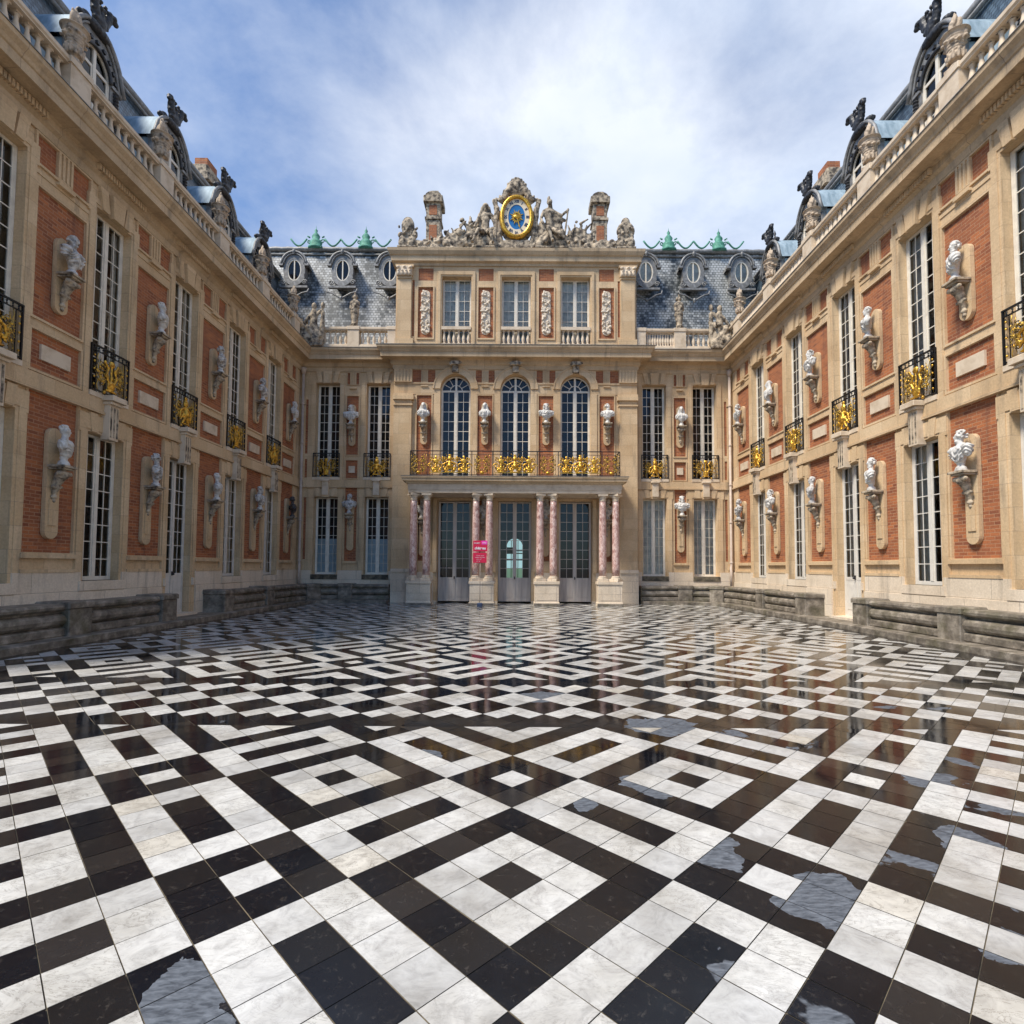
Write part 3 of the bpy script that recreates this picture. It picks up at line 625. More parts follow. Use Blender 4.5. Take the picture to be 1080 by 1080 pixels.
def figure(J, scale=1., drape=(), extra=(), head_r=.12, hair=True, voxel=.028, amp=.012, mat='old_stone', seed=0, name='statue'):
    """J: joints dict in metres"""
    V = {k: Vector(p) for k, p in J.items()}; P = []
    def cc(a, b, r0, r1): P.append(('c', tuple(V[a]), tuple(V[b]), r0, r1))
    P.append(('e', tuple(V['head']), (head_r*.8, head_r*.9, head_r))); cc('neck', 'head', .07, .06)
    P.append(('e', tuple((V['chest']+V['neck'])/2), (.23, .15, .17))); P.append(('e', tuple(V['chest']), (.2, .15, .2))); cc('chest', 'hip', .17, .17); P.append(('e', tuple(V['hip']), (.2, .17, .16)))
    for s in 'lr':
        cc('sh'+s, 'el'+s, .085, .065); cc('el'+s, 'ha'+s, .065, .045); P.append(('e', tuple(V['ha'+s]), (.06, .05, .06)))
        cc('hp'+s, 'kn'+s, .13, .09); cc('kn'+s, 'ft'+s, .09, .055); f = V['ft'+s]; P.append(('e', (f.x, f.y-.08, f.z), (.06, .14, .05)))
        cc('neck', 'sh'+s, .08, .09)
    if hair:
        rnd = random.Random(seed)
        for k in range(18):
            a = rnd.uniform(0, 6.28); e = rnd.uniform(-.3, 1.4); h = V['head']; P.append(('e', (h.x+.1*math.cos(a)*math.cos(e), h.y+.03+.09*abs(math.sin(a))*math.cos(e), h.z+.11*math.sin(e)), (.045, .045, .045)))
    P += list(drape)+list(extra)
    return sculpt(name, P, voxel, amp, 7, 1, mat, (1, 1, .5), seed)
def clutter(seed, x0, x1, zf, n, y0=-.15, y1=.25, voxel=.032, name='carved_trophy', extra=()):
    """heap of shields, sheaves, garlands under the height curve zf(x)"""
    rnd = random.Random(seed); P = [('b', ((x0+x1)/2, (y0+y1)/2, .04), ((x1-x0)/2, (y1-y0)/2+.05, .045))]
    for k in range(n):
        x = rnd.uniform(x0, x1); top = zf(x); z = rnd.uniform(.05, max(.1, top)); y = rnd.uniform(y0, y1)*(1-.5*z/max(top, .2)); t = rnd.random()
        if t < .30: P.append(('e', (x, y, z*.9), (rnd.uniform(.08, .2), rnd.uniform(.07, .12), rnd.uniform(.1, .2)), (0, rnd.uniform(-1, 1), 0)))
        elif t < .62:
            a = rnd.uniform(-1.1, 1.1); L = rnd.uniform(.2, .5)
            if z+L*math.cos(a) > top*1.08: L = max(.06, (top*1.08-z)/math.cos(a))
            P.append(('c', (x, y, z), (x+L*math.sin(a), y-.03, z+L*math.cos(a)), .06, .03))
        else: P.append(('e', (x, y, z), (.07, .07, .07)))
    x = x0
    while x < x1: P.append(('e', (x, (y0+y1)/2, zf(x)*.42), (.16, .13, max(.08, zf(x)*.42)))); x += .18
    return sculpt(name, P+list(extra), voxel, .016, 9, 1, 'old_stone', seed=seed)
def leaf_crest():
    P = [('e', (0, -.04, .05), (.42, .14, .13)), ('e', (0, -.08, .26), (.17, .13, .2))]
    for q in (-1, 1):
        # two plumes of acanthus curling outwards, and a small scroll each side
        for k in range(7):
            t = k/6; P.append(('e', (q*(.06+.16*t+.05*math.sin(t*3)), -.08-.05*t, .22+.46*t), (.115-.03*t, .10, .10)))
            if k % 2 == 0: P += [('e', (q*(.16+.18*t), -.12, .26+.46*t), (.07, .06, .05)), ('e', (q*(-.02+.10*t), -.14, .30+.42*t), (.05, .06, .06))]
        P += [('e', (q*.33, -.16, .70), (.10, .09, .07)), ('e', (q*.40, -.17, .62), (.06, .07, .07)), ('e', (q*.36, 0, .10), (.13, .11, .10)), ('e', (q*.50, 0, .04), (.08, .09, .08))]
    P += [('e', (0, -.1, .52), (.06, .06, .11))]
    return sculpt('crest_ornament', P, .022, .014, 11, 1, 'black_lead')
CREST = leaf_crest()
# ------------------------------------------------------------------ shared architecture
def sweep(b, pr, path, close=False):
    """closed profile (p outward, z) along a plan path; outward = right-hand side of travel"""
    L = len(path); rings = []
    for i, (x, y) in enumerate(path):
        def nrm(a, c): dx, dy = c[0]-a[0], c[1]-a[1]; l = math.hypot(dx, dy); return (dy/l, -dx/l)
        ns = []
        if i > 0 or close: ns.append(nrm(path[i-1], path[i]))
        if i < L-1 or close: ns.append(nrm(path[i], path[(i+1) % L]))
        if len(ns) == 2:
            mx_, my_ = ns[0][0]+ns[1][0], ns[0][1]+ns[1][1]; d = 1+ns[0][0]*ns[1][0]+ns[0][1]*ns[1][1]; m = (mx_/d, my_/d)
        else: m = ns[0]
        rings.append([(x+m[0]*p, y+m[1]*p, z) for p, z in pr])
    n = len(pr); v = [q for r in rings for q in r]; f = []
    for i in range(L if close else L-1):
        for k in range(n): f.append((i*n+k, i*n+(k+1) % n, ((i+1) % L)*n+(k+1) % n, ((i+1) % L)*n+k))
    if not close: f += [tuple(range(n)), tuple(range(L*n-1, (L-1)*n-1, -1))]
    b.add(v, f, False)
CORN = [(-.1, 10.47), (.05, 10.47), (.07, 10.56), (.07, 10.64), (.15, 10.70), (.15, 10.85), (.20, 10.88), (.46, 10.90), (.46, 10.885), (.52, 10.885), (.52, 11.09), (.55, 11.11), (.58, 11.18), (.66, 11.27), (.67, 11.36), (-.1, 11.36)]
RAILB = [(-.17, 11.38), (.17, 11.38), (.17, 11.60), (.14, 11.63), (.14, 11.66), (-.14, 11.66), (-.14, 11.63), (-.17, 11.60)]
RAILT = [(-.14, 12.302), (.14, 12.302), (.14, 12.33), (.175, 12.36), (.175, 12.44), (.15, 12.46), (-.15, 12.46), (-.175, 12.44), (-.175, 12.36), (-.14, 12.33)]
BALU = Proto(baluster)
def balustrade(parent, xa, xb, piers, y=-.15, pw=.56, n=10, ends=(True, True)):
    """straight balustrade with piers at the given x"""
    b = MB('pale_trim'); b.prof([(p-y, z) for p, z in RAILB], xa, xb); b.prof([(p-y, z) for p, z in RAILT], xa, xb)
    o = b.build('balustrade', parent)
    c = MB('pale_trim'); edges = [xa]
    for x in piers:
        w = pw/2; a, e = max(x-w, xa-.01), min(x+w, xb+.01); c = MB('pale_trim')
        c.box(a, e, y-.185, y+.185, 11.37, 12.335); c.bbox(a-.03, e+.03, y-.215, y+.215, 12.33, 12.478, .012); edges += [a, e]; c.build('pier', o)
    edges.append(xb)
    for k in range(0, len(edges), 2):
        a, e = edges[k], edges[k+1]
        if e-a < .2: continue
        m = max(1, round((e-a)/.238)) if n else 0
        for i in range(m): BALU.put(o, (a+(e-a)*(i+.5)/m, y, 11.658))
    return o
def keystone(b, x, z0, z1, w0, w1, d): b.prism([(x-w0, z0), (x+w0, z0), (x+w1, z1), (x-w1, z1)], -d, .02)
def w2(root, x, y, z):
    M = Matrix.Translation(root.location) @ Matrix.Rotation(root.rotation_euler.z, 4, 'Z'); return M @ Vector((x, y, z))
def flutes(rects, x, hw, z0, z1, d, n=3, key='stone'):
    rects.append((x-hw, x+hw, z0, z1, d, key)); s = 2*hw/(2*n+1)
    for k in range(n): rects.append((x-hw+s*(2*k+1), x-hw+s*(2*k+2), z0+.03, z1-.03, d-.035, key))
W_UP = Proto(lambda: window(1.13, 4.33, 10, blind=[(0, 4.3, -1, -.62, 'grey_blind'), (0, 4.3, .62, 1, 'grey_blind')])); W_UP2 = Proto(lambda: window(1.13, 4.33, 10, blind=[(0, 4.3, -1, -.1, 'grey_blind')])); W_LO = Proto(lambda: window(1.13, 3.42, 8))
W_LOB = Proto(lambda: window(1.13, 3.42, 8, 'white_paint', blind=[(0, 3.4, -1, 1, 'blind')])); W_LOH = Proto(lambda: window(1.13, 3.42, 8, 'white_paint', blind=[(0, 3.4, -1, .05, 'blind')]))
W_DOOR = Proto(lambda: window(1.13, 4.45, 8, 'white_paint', panel=1.12, handle=True)); W_DOORB = Proto(lambda: window(1.13, 4.45, 8, 'white_paint', panel=1.12, handle=True, blind=[(1.1, 4.4, -1, .05, 'blind')]))
R_MASK = Proto(lambda: window_railing(1.22, 1.1, 'mask')); R_LYRE = Proto(lambda: window_railing(1.22, 1.1, 'lyre'))
CON_UP = Proto(lambda: console_mesh(.80, -.85)); CON_LO = Proto(lambda: console_mesh(.80, -1.55)); CON_UPN = Proto(lambda: console_mesh(.95, -.95, .3)); CON_LON = Proto(lambda: console_mesh(.7, -1.65, .3))
def bell(n=18, w=.88, zb=13.85, h=1.08):
    pts = []
    for k in range(n+1):
        t = -1+2*k/n; a = abs(t); z = zb+h*(1-a**2.2)**.75 if a < .8 else zb+h*(1-.8**2.2)**.75*(1-(a-.8)/.2)**1.3
        pts.append((w*t*(1+.0*a), z))
    return pts
def dormer():
    b = MB('lead'); n = 18; O = bell(n); zs = 13.88; r = .50
    I = [(-r*math.cos(math.pi*k/n), zs+r*1.02*math.sin(math.pi*k/n)) for k in range(n+1)]
    b.box(-.82, -.5, 0, .14, 11.4, zs); b.box(.5, .82, 0, .14, 11.4, zs); b.box(-.5, .5, .02, .14, 11.4, 12.25)
    for k in range(n): b.prism([I[k], I[k+1], O[k+1], O[k]][::1], 0, .14)
    b.prism([(-.88, 13.82), (-.5, 13.82), (-.5, 13.9), (-.88, 13.9)], -.05, -.001); b.prism([(.5, 13.82), (.88, 13.82), (.88, 13.9), (.5, 13.9)], -.05, -.001)
    b.use('zinc'); b.box(-.80, -.74, .14, 1.9, 11.4, 13.87); b.box(.74, .80, .14, 1.9, 11.4, 13.87)
    v = [(x*1.04, y, z+.02) for y in (-.1, 2.1) for x, z in O]; b.add(v, [(k, k+1, k+n+2, k+n+1) for k in range(n)], True)
    b.use('lead'); b.tube([(x*1.03, -.06, z) for x, z in O], .055, 6); b.tube([(x*.93, -.03, z-.09) for x, z in O], .035, 6)
    b.use('black_lead'); b.tube([(x, -.02, z) for x, z in I], .045, 6)
    for q in (-1, 1):
        b.lathe([(.075 if k % 2 else .045, 12.1+.045*k) for k in range(38)], q*.66, -.03, 8, smooth=False)
        b.box(*sorted((q*.56, q*.78)), -.12, -.0, 11.5, 12.1)
    for k in range(9): a = math.pi*(k+.5)/9; b.lathe([(0, -.04), (.05, 0), (0, .04)], 0, 0, 6) if False else b.box(-.62*math.cos(a)-.04, -.62*math.cos(a)+.04, -.07, 0, zs+.64*math.sin(a)-.04, zs+.64*math.sin(a)+.04)
    b.box(-.78, .78, .14, 1.6, 11.4, 12.2)
    o = b.build('dormer')
    w = window(1.0, 2.1, 5, 'cream_paint', arch=True, deep=.4, cols=2, fan=True); w.parent = o; w.location = (0, .03, 12.28)
    link('crest_ornament', CREST, o, (0, .02, 14.78)); return o
DORM = Proto(dormer)
def wing(side):
    s = 1 if side == 'left' else -1
    if s == 1: root = thing('palace_wing', 'long brick and stone palace wing in shade along the left side of the courtyard', 'building', (-9.84, 0, .003), R(90))
    else: root = thing('palace_wing', 'long brick and stone palace wing, brightly lit, along the right side of the courtyard', 'building', (9.594, 0, .003), R(-90)-.01)
    X = lambda Y: s*Y
    bc = [11.46+2.957*k for k in range(-1, 5)]; wc = [12.94+2.957*k for k in range(-1, 4)]
    near, far = 6.9, 24.6
    x0, x1 = sorted((X(near), X(far))); rc = []
    def rr(c, hw, za, zb, d, key='stone'): rc.append((c-hw, c+hw, za, zb, d, key))
    dx = X(wc[2])
    for k_, (a_, b_) in enumerate(((x0, dx), (dx, x1))): rc.append((a_, b_, 0, 1.42, .07, ('plinth_stone', 'plinth', k_))); rc.append((a_, b_, .14, .98, .10, ('plinth_stone', 'plinth', k_)))
    rc.append((x0, x1, 5.14, 5.20, .10, 'stone')); rc.append((x0, x1, 5.20, 5.50, .065, 'stone')); rc.append((x0, x1, 9.62, 9.70, .02, 'stone'))
    for k, Y in enumerate(bc):
        c = X(Y)
        rr(c, .86, 1.42, 1.49, .085); rr(c, .70, 1.72, 1.82, .085); rr(c, .68, 1.82, 5.14, .03); rr(c, .63, 1.84, 5.14, -.03, ('brick', 'brick_panel', k))
        rr(c, .68, 5.53, 6.44, .035); rr(c, .63, 5.58, 6.39, -.03, ('brick', 'brick_panel', k+10)); rr(c, .37, 5.83, 6.15, .02, ('pale_trim', 'stone_plaque', k))
        rr(c, .68, 6.61, 9.42, .035); rr(c, .63, 6.66, 9.36, -.03, ('brick', 'brick_panel', k+20))
        rr(c, .74, 9.78, 10.46, .045); rc.append((c-.69, c-.1, 9.83, 10.42, -.02, ('brick', 'brick_panel', k+30))); rc.append((c+.1, c+.69, 9.83, 10.42, -.02, ('brick', 'brick_panel', k+40))); flutes(rc, c, .19, 9.83, 10.45, .05); rr(c, .21, 9.68, 9.74, .10)
    for k, Y in enumerate(wc):
        c = X(Y); door = k == 2
        rr(c, .79, 1.42 if not door else .14, 4.95, .055); rr(c, .84, 4.62, 5.06, .055); rr(c, .70, 1.0, 1.22, .10, ('plinth_stone', 'plinth', 0 if c < dx else 1)); rr(c, .64, .14 if door else 1.22, 4.72, .035)
        rr(c, .57, .14 if door else 1.22, 4.66, None)
        rr(c, .78, 5.5, 10.1, .05); rr(c, .83, 9.75, 10.15, .05); rr(c, .63, 5.6, 10.02, .03); rr(c, .57, 5.6, 9.95, None)
    relief(root, rc, x0, x1, 0, 10.6, edge=.5)
    for k, Y in enumerate(wc):
        c = X(Y); door = k == 2
        (W_UP2 if (k+(s > 0)) % 3 == 1 else W_UP).put(root, (c, .17, 5.61)); (R_LYRE if k % 2 else R_MASK).put(root, (c, -.06, 5.62))
        if door: (W_DOORB if s < 0 else W_DOOR).put(root, (c, .17, .2))
        elif k >= 3: W_LOB.put(root, (c, .17, 1.23))
        else: (W_LOH if s < 0 else W_LO).put(root, (c, .17, 1.23))
        b = MB('stone'); keystone(b, c, 9.93, 10.465, .16, .22, .13); b.build('keystone', root)
        for q in (-1, 1):
            b = MB('stone'); b.prism([(c+q*.24, 9.96), (c+q*.44, 9.96), (c+q*.56, 10.465), (c+q*.32, 10.465)][::q], -.09, .02); b.build('voussoir', root)
            b = MB('stone'); b.prism([(c+q*.3, 4.67), (c+q*.5, 4.67), (c+q*.56, 5.1), (c+q*.34, 5.1)][::q], -.075, .02); b.build('voussoir', root)
        b = MB('pale_trim'); b.box(c-.15, c+.15, -.2, 0, 4.56, 5.40)
        for t in (-.10, 0, .10): b.use('old_stone').box(c+t-.02, c+t+.02, -.215, -.19, 4.62, 5.34); b.use('pale_trim')
        b.bbox(c-.19, c+.19, -.27, 0, 5.40, 5.47); b.bbox(c-.24, c+.24, -.34, 0, 5.475, 5.60); b.box(c-.62, c+.62, -.085, .29, 5.50, 5.61)
        b.build('balcony_corbel', root)
        b = MB('grout'); b.box(c-.62, c+.62, -.09, -.0, 1.10, 1.17) if not door else None
        b.box(c-.57, c+.57, .0, .17, 1.14, 1.225) if not door else b.use('plinth_stone').box(c-.57, c+.57, -.3, .3, 0, .2)
        b.build('window_sill' if not door else 'door_step', root)
    # cornice, mitred into the corner
    b = MB('cornice_stone'); b.prof(CORN, x0, x1, 0 if s > 0 else 1, 1 if s > 0 else 0)
    cr_ = b.build('cornice', root)
    for Y in wc:
        d = MB('stone')
        for i in range(19): q = X(Y)-.76+i*.0845; d.box(q-.026, q+.026, -.235, -.151, 10.71, 10.84)
        d.build('dentil_row', cr_)
    b = MB('lead'); b.prof([(-1.2, 11.362), (.69, 11.362), (.69, 11.378), (-1.2, 11.385)], x0, x1, 0 if s > 0 else 1, 1 if s > 0 else 0); b.build('flashing', root)
    xa, xb = sorted((X(near), X(24.35))); balustrade(root, xa, xb, [X(Y) for Y in bc], y=-.10)
    # body of the wing behind the facade
    b = MB('stone'); ya, yb = sorted((X(near+.02), X(26.9))); b.box(ya, yb, .80, 6.4, 0, 11.37); b.box(*sorted((X(near+.02), X(near+.5))), .465, .80, 0, 10.46); b.build('rear_wall', root)
    # roof
    xe0, xe1 = sorted((X(near), X(27.0))); b = MB('blue_slate')
    b.prism([(0, 0)]*3, 0, 0) if False else None
    v = [(x, y, z) for x in (xe0, xe1) for y, z in ((1.0, 11.38), (2.0, 15.9), (2.05, 15.95), (6.5, 16.9), (6.5, 11.38))]
    b.add(v, [(0, 1, 6, 5), (0, 4, 3, 2, 1), (5, 6, 7, 8, 9)], False); b.use('lead'); b.add(v, [(1, 2, 7, 6), (2, 3, 8, 7), (3, 4, 9, 8)], False)
    b.tube([(xe0, 1.97, 15.97), (xe1, 1.97, 15.97)], .13, 8); b.tube([(xe0, 1.86, 15.72), (xe1, 1.86, 15.72)], .06, 6)
    ro = b.build('mansard_roof', root)
    for k, Y in enumerate(wc): DORM.put(root, (X(Y), .62, 0))
    for k, Y in enumerate(bc):
        c = X(Y); z = MB('zinc'); pr = [(.42, 11.4), (.42, 13.0), (.36, 13.02), (.36, 13.1), (1.6, 13.42), (1.6, 11.4)]
        v = [(x, y, zz) for x in (c-.56, c+.56) for y, zz in pr]; z.add(v, [tuple(range(6)), tuple(range(11, 5, -1))]+[(i, i+6, (i+1) % 6+6, (i+1) % 6) for i in range(6)], False)
        for t in (-.45, -.1, .25, .5): z.box(c+t-.015, c+t+.015, .40, .43, 11.4, 13.0)
        z.build('zinc_box', ro)
    b = MB('old_stone'); cx_ = X(21.4); b.bbox(cx_-.75, cx_+.75, 2.3, 3.4, 14.5, 16.6); b.bbox(cx_-.9, cx_+.9, 2.15, 3.55, 16.6, 16.95, .05); b.bbox(cx_-.6, cx_+.6, 2.4, 3.2, 16.95, 17.45, .05); b.use('brick'); b.box(cx_-.35, cx_+.35, 2.55, 3.05, 17.45, 17.85); b.box(cx_-.5, cx_+.5, 2.285, 2.31, 15.2, 16.4)
    b.build('chimney', ro)
    fp = MB('black_lead'); fp.lathe([(.02, 15.9), (.16, 15.95), (.05, 16.05), (.05, 16.3), (.17, 16.45), (.19, 16.6), (.08, 16.75), (.03, 16.85), (.06, 16.95), (0, 17.15)], X(24.4), 2.0, 10); fp.build('finial', ro)
    for Y in bc[1:]:
        CON_UP.put(root, (X(Y), 0, 7.80)); CON_LO.put(root, (X(Y), 0, 3.68))
    return root, X, bc, wc
LW = wing('left'); RW = wing('right')
# ------------------------------------------------------------------ busts on the side wings
NTH = ['nearest the camera', 'second from the camera', 'third from the camera', 'fourth from the camera', 'beside the corner']
spec = {('left', 'up'): [(1, 'worn_marble', 'weathered grey cloaked bust'), (0, 'marble', 'white marble bust of a man'), (4, 'worn_marble', 'greyish short-haired bust'), (1, 'worn_marble', 'dark-weathered helmet-haired bust'), (2, 'marble', 'small pale bust')],
        ('left', 'lo'): [(0, 'marble', 'white bust of a draped man'), (4, 'worn_marble', 'grey-veined bust'), (0, 'marble', 'pale draped bust turned right'), (2, 'worn_marble', 'grey streaked bust with long hair'), (4, 'dark_marble', 'near-black stone bust')],
        ('right', 'up'): [(4, 'marble', 'bright white bust'), (0, 'marble', 'white draped bust of a man'), (2, 'marble', 'white bust with long curls'), (3, 'marble', 'slim white bust'), (1, 'marble', 'cream white bust')],
        ('right', 'lo'): [(1, 'marble', 'bright white bust of a man'), (4, 'marble', 'white bust looking left'), (0, 'worn_marble', 'white and grey cloaked bust'), (2, 'marble', 'white bust with full hair'), (1, 'worn_marble', 'small grey and white bust')]}
for side, (root, X, bc, wc) in (('left', LW), ('right', RW)):
    for row, z in (('up', 7.802), ('lo', 3.682)):
        for k, Y in enumerate(bc[1:]):
            i, mt, t = spec[side, row][k]
            tn = {'up': 'upper', 'lo': 'lower'}[row]
            bust(i, mt, w2(root, X(Y), -.27, z), root.rotation_euler.z+(R(35) if side == 'left' else R(-35))*(1 if i in (0, 4) else .3), f'{t}, {tn} row of {side} wing, {NTH[k]}', 'busts on wall consoles')
    for k, Y in enumerate(bc):
        o = link('stone_urn', URN, None, w2(root, X(Y), -.10, 12.477)); o.rotation_euler.z = root.rotation_euler.z+.3*k
        tag(o, f'flaming stone urn on the {side} balustrade, ' + (['cut by the picture edge', 'nearest one in full view', 'second one in full view', 'third one in full view', 'fourth one in full view', 'farthest, beside the corner sculpture'][k]), 'urn', 'flaming urns on the balustrades')
# ------------------------------------------------------------------ back range with slate mansard
rng = thing('palace_range', 'back range with grey slate mansard roof and oval dormers behind the clock pavilion', 'building', (0, 24.6, 0))
W_N = Proto(lambda: window(1.08, 4.33, 10, 'cream_paint')); W_NL = Proto(lambda: window(1.08, 3.5, 8, 'cream_paint', blind=[(0, 1.62, -1, 1, 'pale_blind')])); W_NR = Proto(lambda: window(1.08, 3.5, 8, 'cream_paint', blind=[(0, 3.45, -1, -.06, 'grey_blind'), (0, 3.45, .02, 1, 'grey_blind')]))
for s in (-1, 1):
    rc = []; xa, xb = sorted((s*5.30, s*9.90))
    def rr(c, hw, za, zb, d, key='stone'): rc.append((s*c-hw, s*c+hw, za, zb, d, key))
    rc.append((xa, xb, 0, 1.40, .07, ('plinth_stone', 'plinth', 0))); rc.append((xa, xb, 5.14, 5.20, .10, 'stone')); rc.append((xa, xb, 5.20, 5.497, .065, 'stone'))
    i = 0 if s < 0 else 50; c = 7.46
    rr(c, .33, 1.72, 1.80, .08); rr(c, .31, 1.80, 5.14, .03); rr(c, .27, 1.83, 5.14, -.03, ('brick', 'brick_panel', i)); rr(c, .31, 5.53, 6.44, .035); rr(c, .27, 5.57, 6.40, -.03, ('brick', 'brick_panel', i+1)); rr(c, .14, 5.83, 6.14, .02, ('pale_trim', 'stone_plaque', i))
    rr(c, .31, 6.61, 9.40, .035); rr(c, .27, 6.65, 9.36, -.03, ('brick', 'brick_panel', i+2)); rr(c, .30, 9.86, 10.46, .04); rc.append((s*c-.27, s*c, 9.89, 10.43, -.02, ('brick', 'brick_panel', i+3))); rc.append((s*c, s*c+.27, 9.89, 10.43, -.02, ('brick', 'brick_panel', i+8))); flutes(rc, s*c, .14, 9.87, 10.44, .05, 2); rr(c, .15, 9.68, 9.74, .09)
    rr(9.55, .06, 1.9, 4.7, -.03, ('brick', 'brick_panel', i+4)); rr(9.55, .06, 5.6, 6.45, -.03, ('brick', 'brick_panel', i+5)); rr(9.55, .06, 6.7, 9.2, -.03, ('brick', 'brick_panel', i+6)); rr(9.75, .12, 1.4, 9.3, .05); rr(9.76, .16, 8.95, 9.3, .12); rr(9.76, .16, 1.5, 1.68, .10)
    for c in (8.6, 6.3):
        rr(c, .77, 1.40, 4.96, .055); rr(c, .82, 4.7, 5.06, .055); rr(c, .61, 1.22, 4.78, .035); rr(c, .545, 1.22, 4.73, None)
        rr(c, .75, 5.5, 10.1, .05); rr(c, .60, 5.6, 10.0, .03); rr(c, .545, 5.6, 9.95, None)
    relief(rng, rc, xa, xb, 0, 10.6)
    for k, c in enumerate((8.6, 6.3)):
        c *= s; W_N.put(rng, (c, .30, 5.61)); (W_NL if s < 0 else W_NR).put(rng, (c, .30, 1.225)); (R_MASK if k else R_LYRE).put(rng, (c, -.06, 5.62))
        b = MB('stone'); keystone(b, c, 9.93, 10.465, .15, .2, .13); b.build('keystone', rng); b = MB('stone'); keystone(b, c, 4.70, 5.1, .15, .16, .12); b.build('keystone', rng)
        for q in (-1, 1):
            b = MB('stone'); b.prism([(c+q*.24, 9.96), (c+q*.42, 9.96), (c+q*.54, 10.465), (c+q*.32, 10.465)][::q], -.09, .02); b.build('voussoir', rng)
            b = MB('stone'); b.prism([(c+q*.24, 4.75), (c+q*.42, 4.75), (c+q*.52, 5.12), (c+q*.28, 5.12)][::q], -.08, .02); b.build('voussoir', rng)
        b = MB('pale_trim'); b.box(c-.14, c+.14, -.17, 0, 4.80, 5.42); b.bbox(c-.19, c+.19, -.24, 0, 5.42, 5.50); b.box(c-.62, c+.62, -.085, .29, 5.497, 5.612); b.build('balcony_corbel', rng)
        b = MB('grout'); b.box(c-.60, c+.60, -.10, .29, 1.0, 1.218); b.build('window_sill', rng)
    xa, xb = sorted((s*5.45, s*9.84)); b = MB('cornice_stone'); b.prof(CORN, xa, xb, 1 if s < 0 else 0, 0 if s < 0 else 1); b.build('cornice', rng)
    b = MB('lead'); b.prof([(-1.2, 11.363), (.69, 11.363), (.69, 11.379), (-1.2, 11.386)], xa, xb, 1 if s < 0 else 0, 0 if s < 0 else 1); b.build('flashing', rng)
    xa, xb = sorted((s*5.48, s*9.35)); balustrade(rng, xa, xb, [s*7.42, s*5.6], y=-.15, pw=.52)
# roof
b = MB('slate')
def roofpt(t): return (.95+.85*t, 11.38+5.0*t)   # straight slope
v = []
for x in (-13.5, 13.5):
    for y, z in ((.95, 11.38), (1.95, 17.25), (2.0, 17.3), (7, 17.8), (7, 11.38)): v.append((x, y, z))
b.add(v, [(0, 1, 6, 5)], False); b.use('lead'); b.add(v, [(0, 4, 3, 2, 1), (5, 6, 7, 8, 9), (1, 2, 7, 6), (2, 3, 8, 7), (3, 4, 9, 8)], False)
b.tube([(-13.5+.3*k, 1.91, 17.36+.025*(k % 2)) for k in range(91)], .12, 7); b.tube([(-13.5, 1.88, 17.10), (13.5, 1.88, 17.10)], .05, 6)
RO = b.build('mansard_roof', rng)
def oeil():
    n = 36; b = MB('lead'); A = [2*math.pi*k/n for k in range(n)]; zc = 15.38
    I = [(.34*math.cos(a), zc+.54*math.sin(a)) for a in A]; O = []
    for a in A:
        x, z = .52*math.cos(a), .78*math.sin(a)
        if z < -.3: x *= 1.12
        O.append((x, zc+max(z, -.84)))
    b.holed(O, I, 0, .14); b.box(-.42, .42, .14, 1.3, 14.7, 16.0); b.box(-.66, .66, -.02, .14, 14.50, 14.60)
    b.tube([(.60*math.cos(t), -.04, zc+.28+.60*math.sin(t)) for t in [math.pi*k/16 for k in range(17)]], .06, 6); b.tube([(.50*math.cos(t), -.03, zc+.26+.52*math.sin(t)) for t in [math.pi*k/16 for k in range(17)]], .04, 6)
    v = [(.60*math.cos(math.pi*k/16), y, zc+.30+.60*math.sin(math.pi*k/16)) for y in (-.06, 1.3) for k in range(17)]; b.add(v, [(k, k+1, k+18, k+17) for k in range(16)], True)
    for q in (-1, 1):
        b.tube(spiral(q*.52, 14.76, .13, 1.5, 0, q, -.02), .035, 5); b.box(*sorted((q*.52, q*.72)), -.08, .14, zc+.18, zc+.30)
        b.tube([(q*.75, -.05, 14.42), (q*.7, -.1, 14.25), (q*.45, -.12, 14.18), (q*.15, -.12, 14.0), (0, -.12, 13.92)], .035, 5)
    b.lathe([(0, 13.8), (.09, 13.9), (.07, 14.0), (0, 14.05)], 0, -.12, 8); b.lathe([(0, 16.1), (.08, 16.18), (.08, 16.28), (0, 16.38)], 0, -.08, 8)
    o = b.build('oval_dormer')
    f = MB('cream_paint'); J = [(.29*math.cos(a), zc+.48*math.sin(a)) for a in A]; f.holed(I, J, .02, .10); f.box(-.025, .025, .03, .09, zc-.49, zc+.49); f.build('window_frame', o)
    g = MB('glass'); g.add([(x, .07, z) for x, z in J], [tuple(range(n))]); g.build('pane', o, fix=False)
    g = MB('interior'); g.add([(x, .12, z) for x, z in I], [tuple(range(n))]); g.build('dark_room_backing', o, fix=False)  # flat dark sheet standing in for the shade inside
    return o
OE = Proto(oeil)
for k, x in enumerate((-10.75, -8.42, -6.15, 6.22, 8.50, 10.82)):
    o = OE.put(rng, (x, 1.05, .47))
    if x > 0:
        c = MB('grey_blind'); zc = 15.38; c.add([(.30*math.cos(2*math.pi*i/24), .10, zc+.5*math.sin(2*math.pi*i/24)) for i in range(24)], [tuple(range(24))]); c.build('blind', o, fix=False)
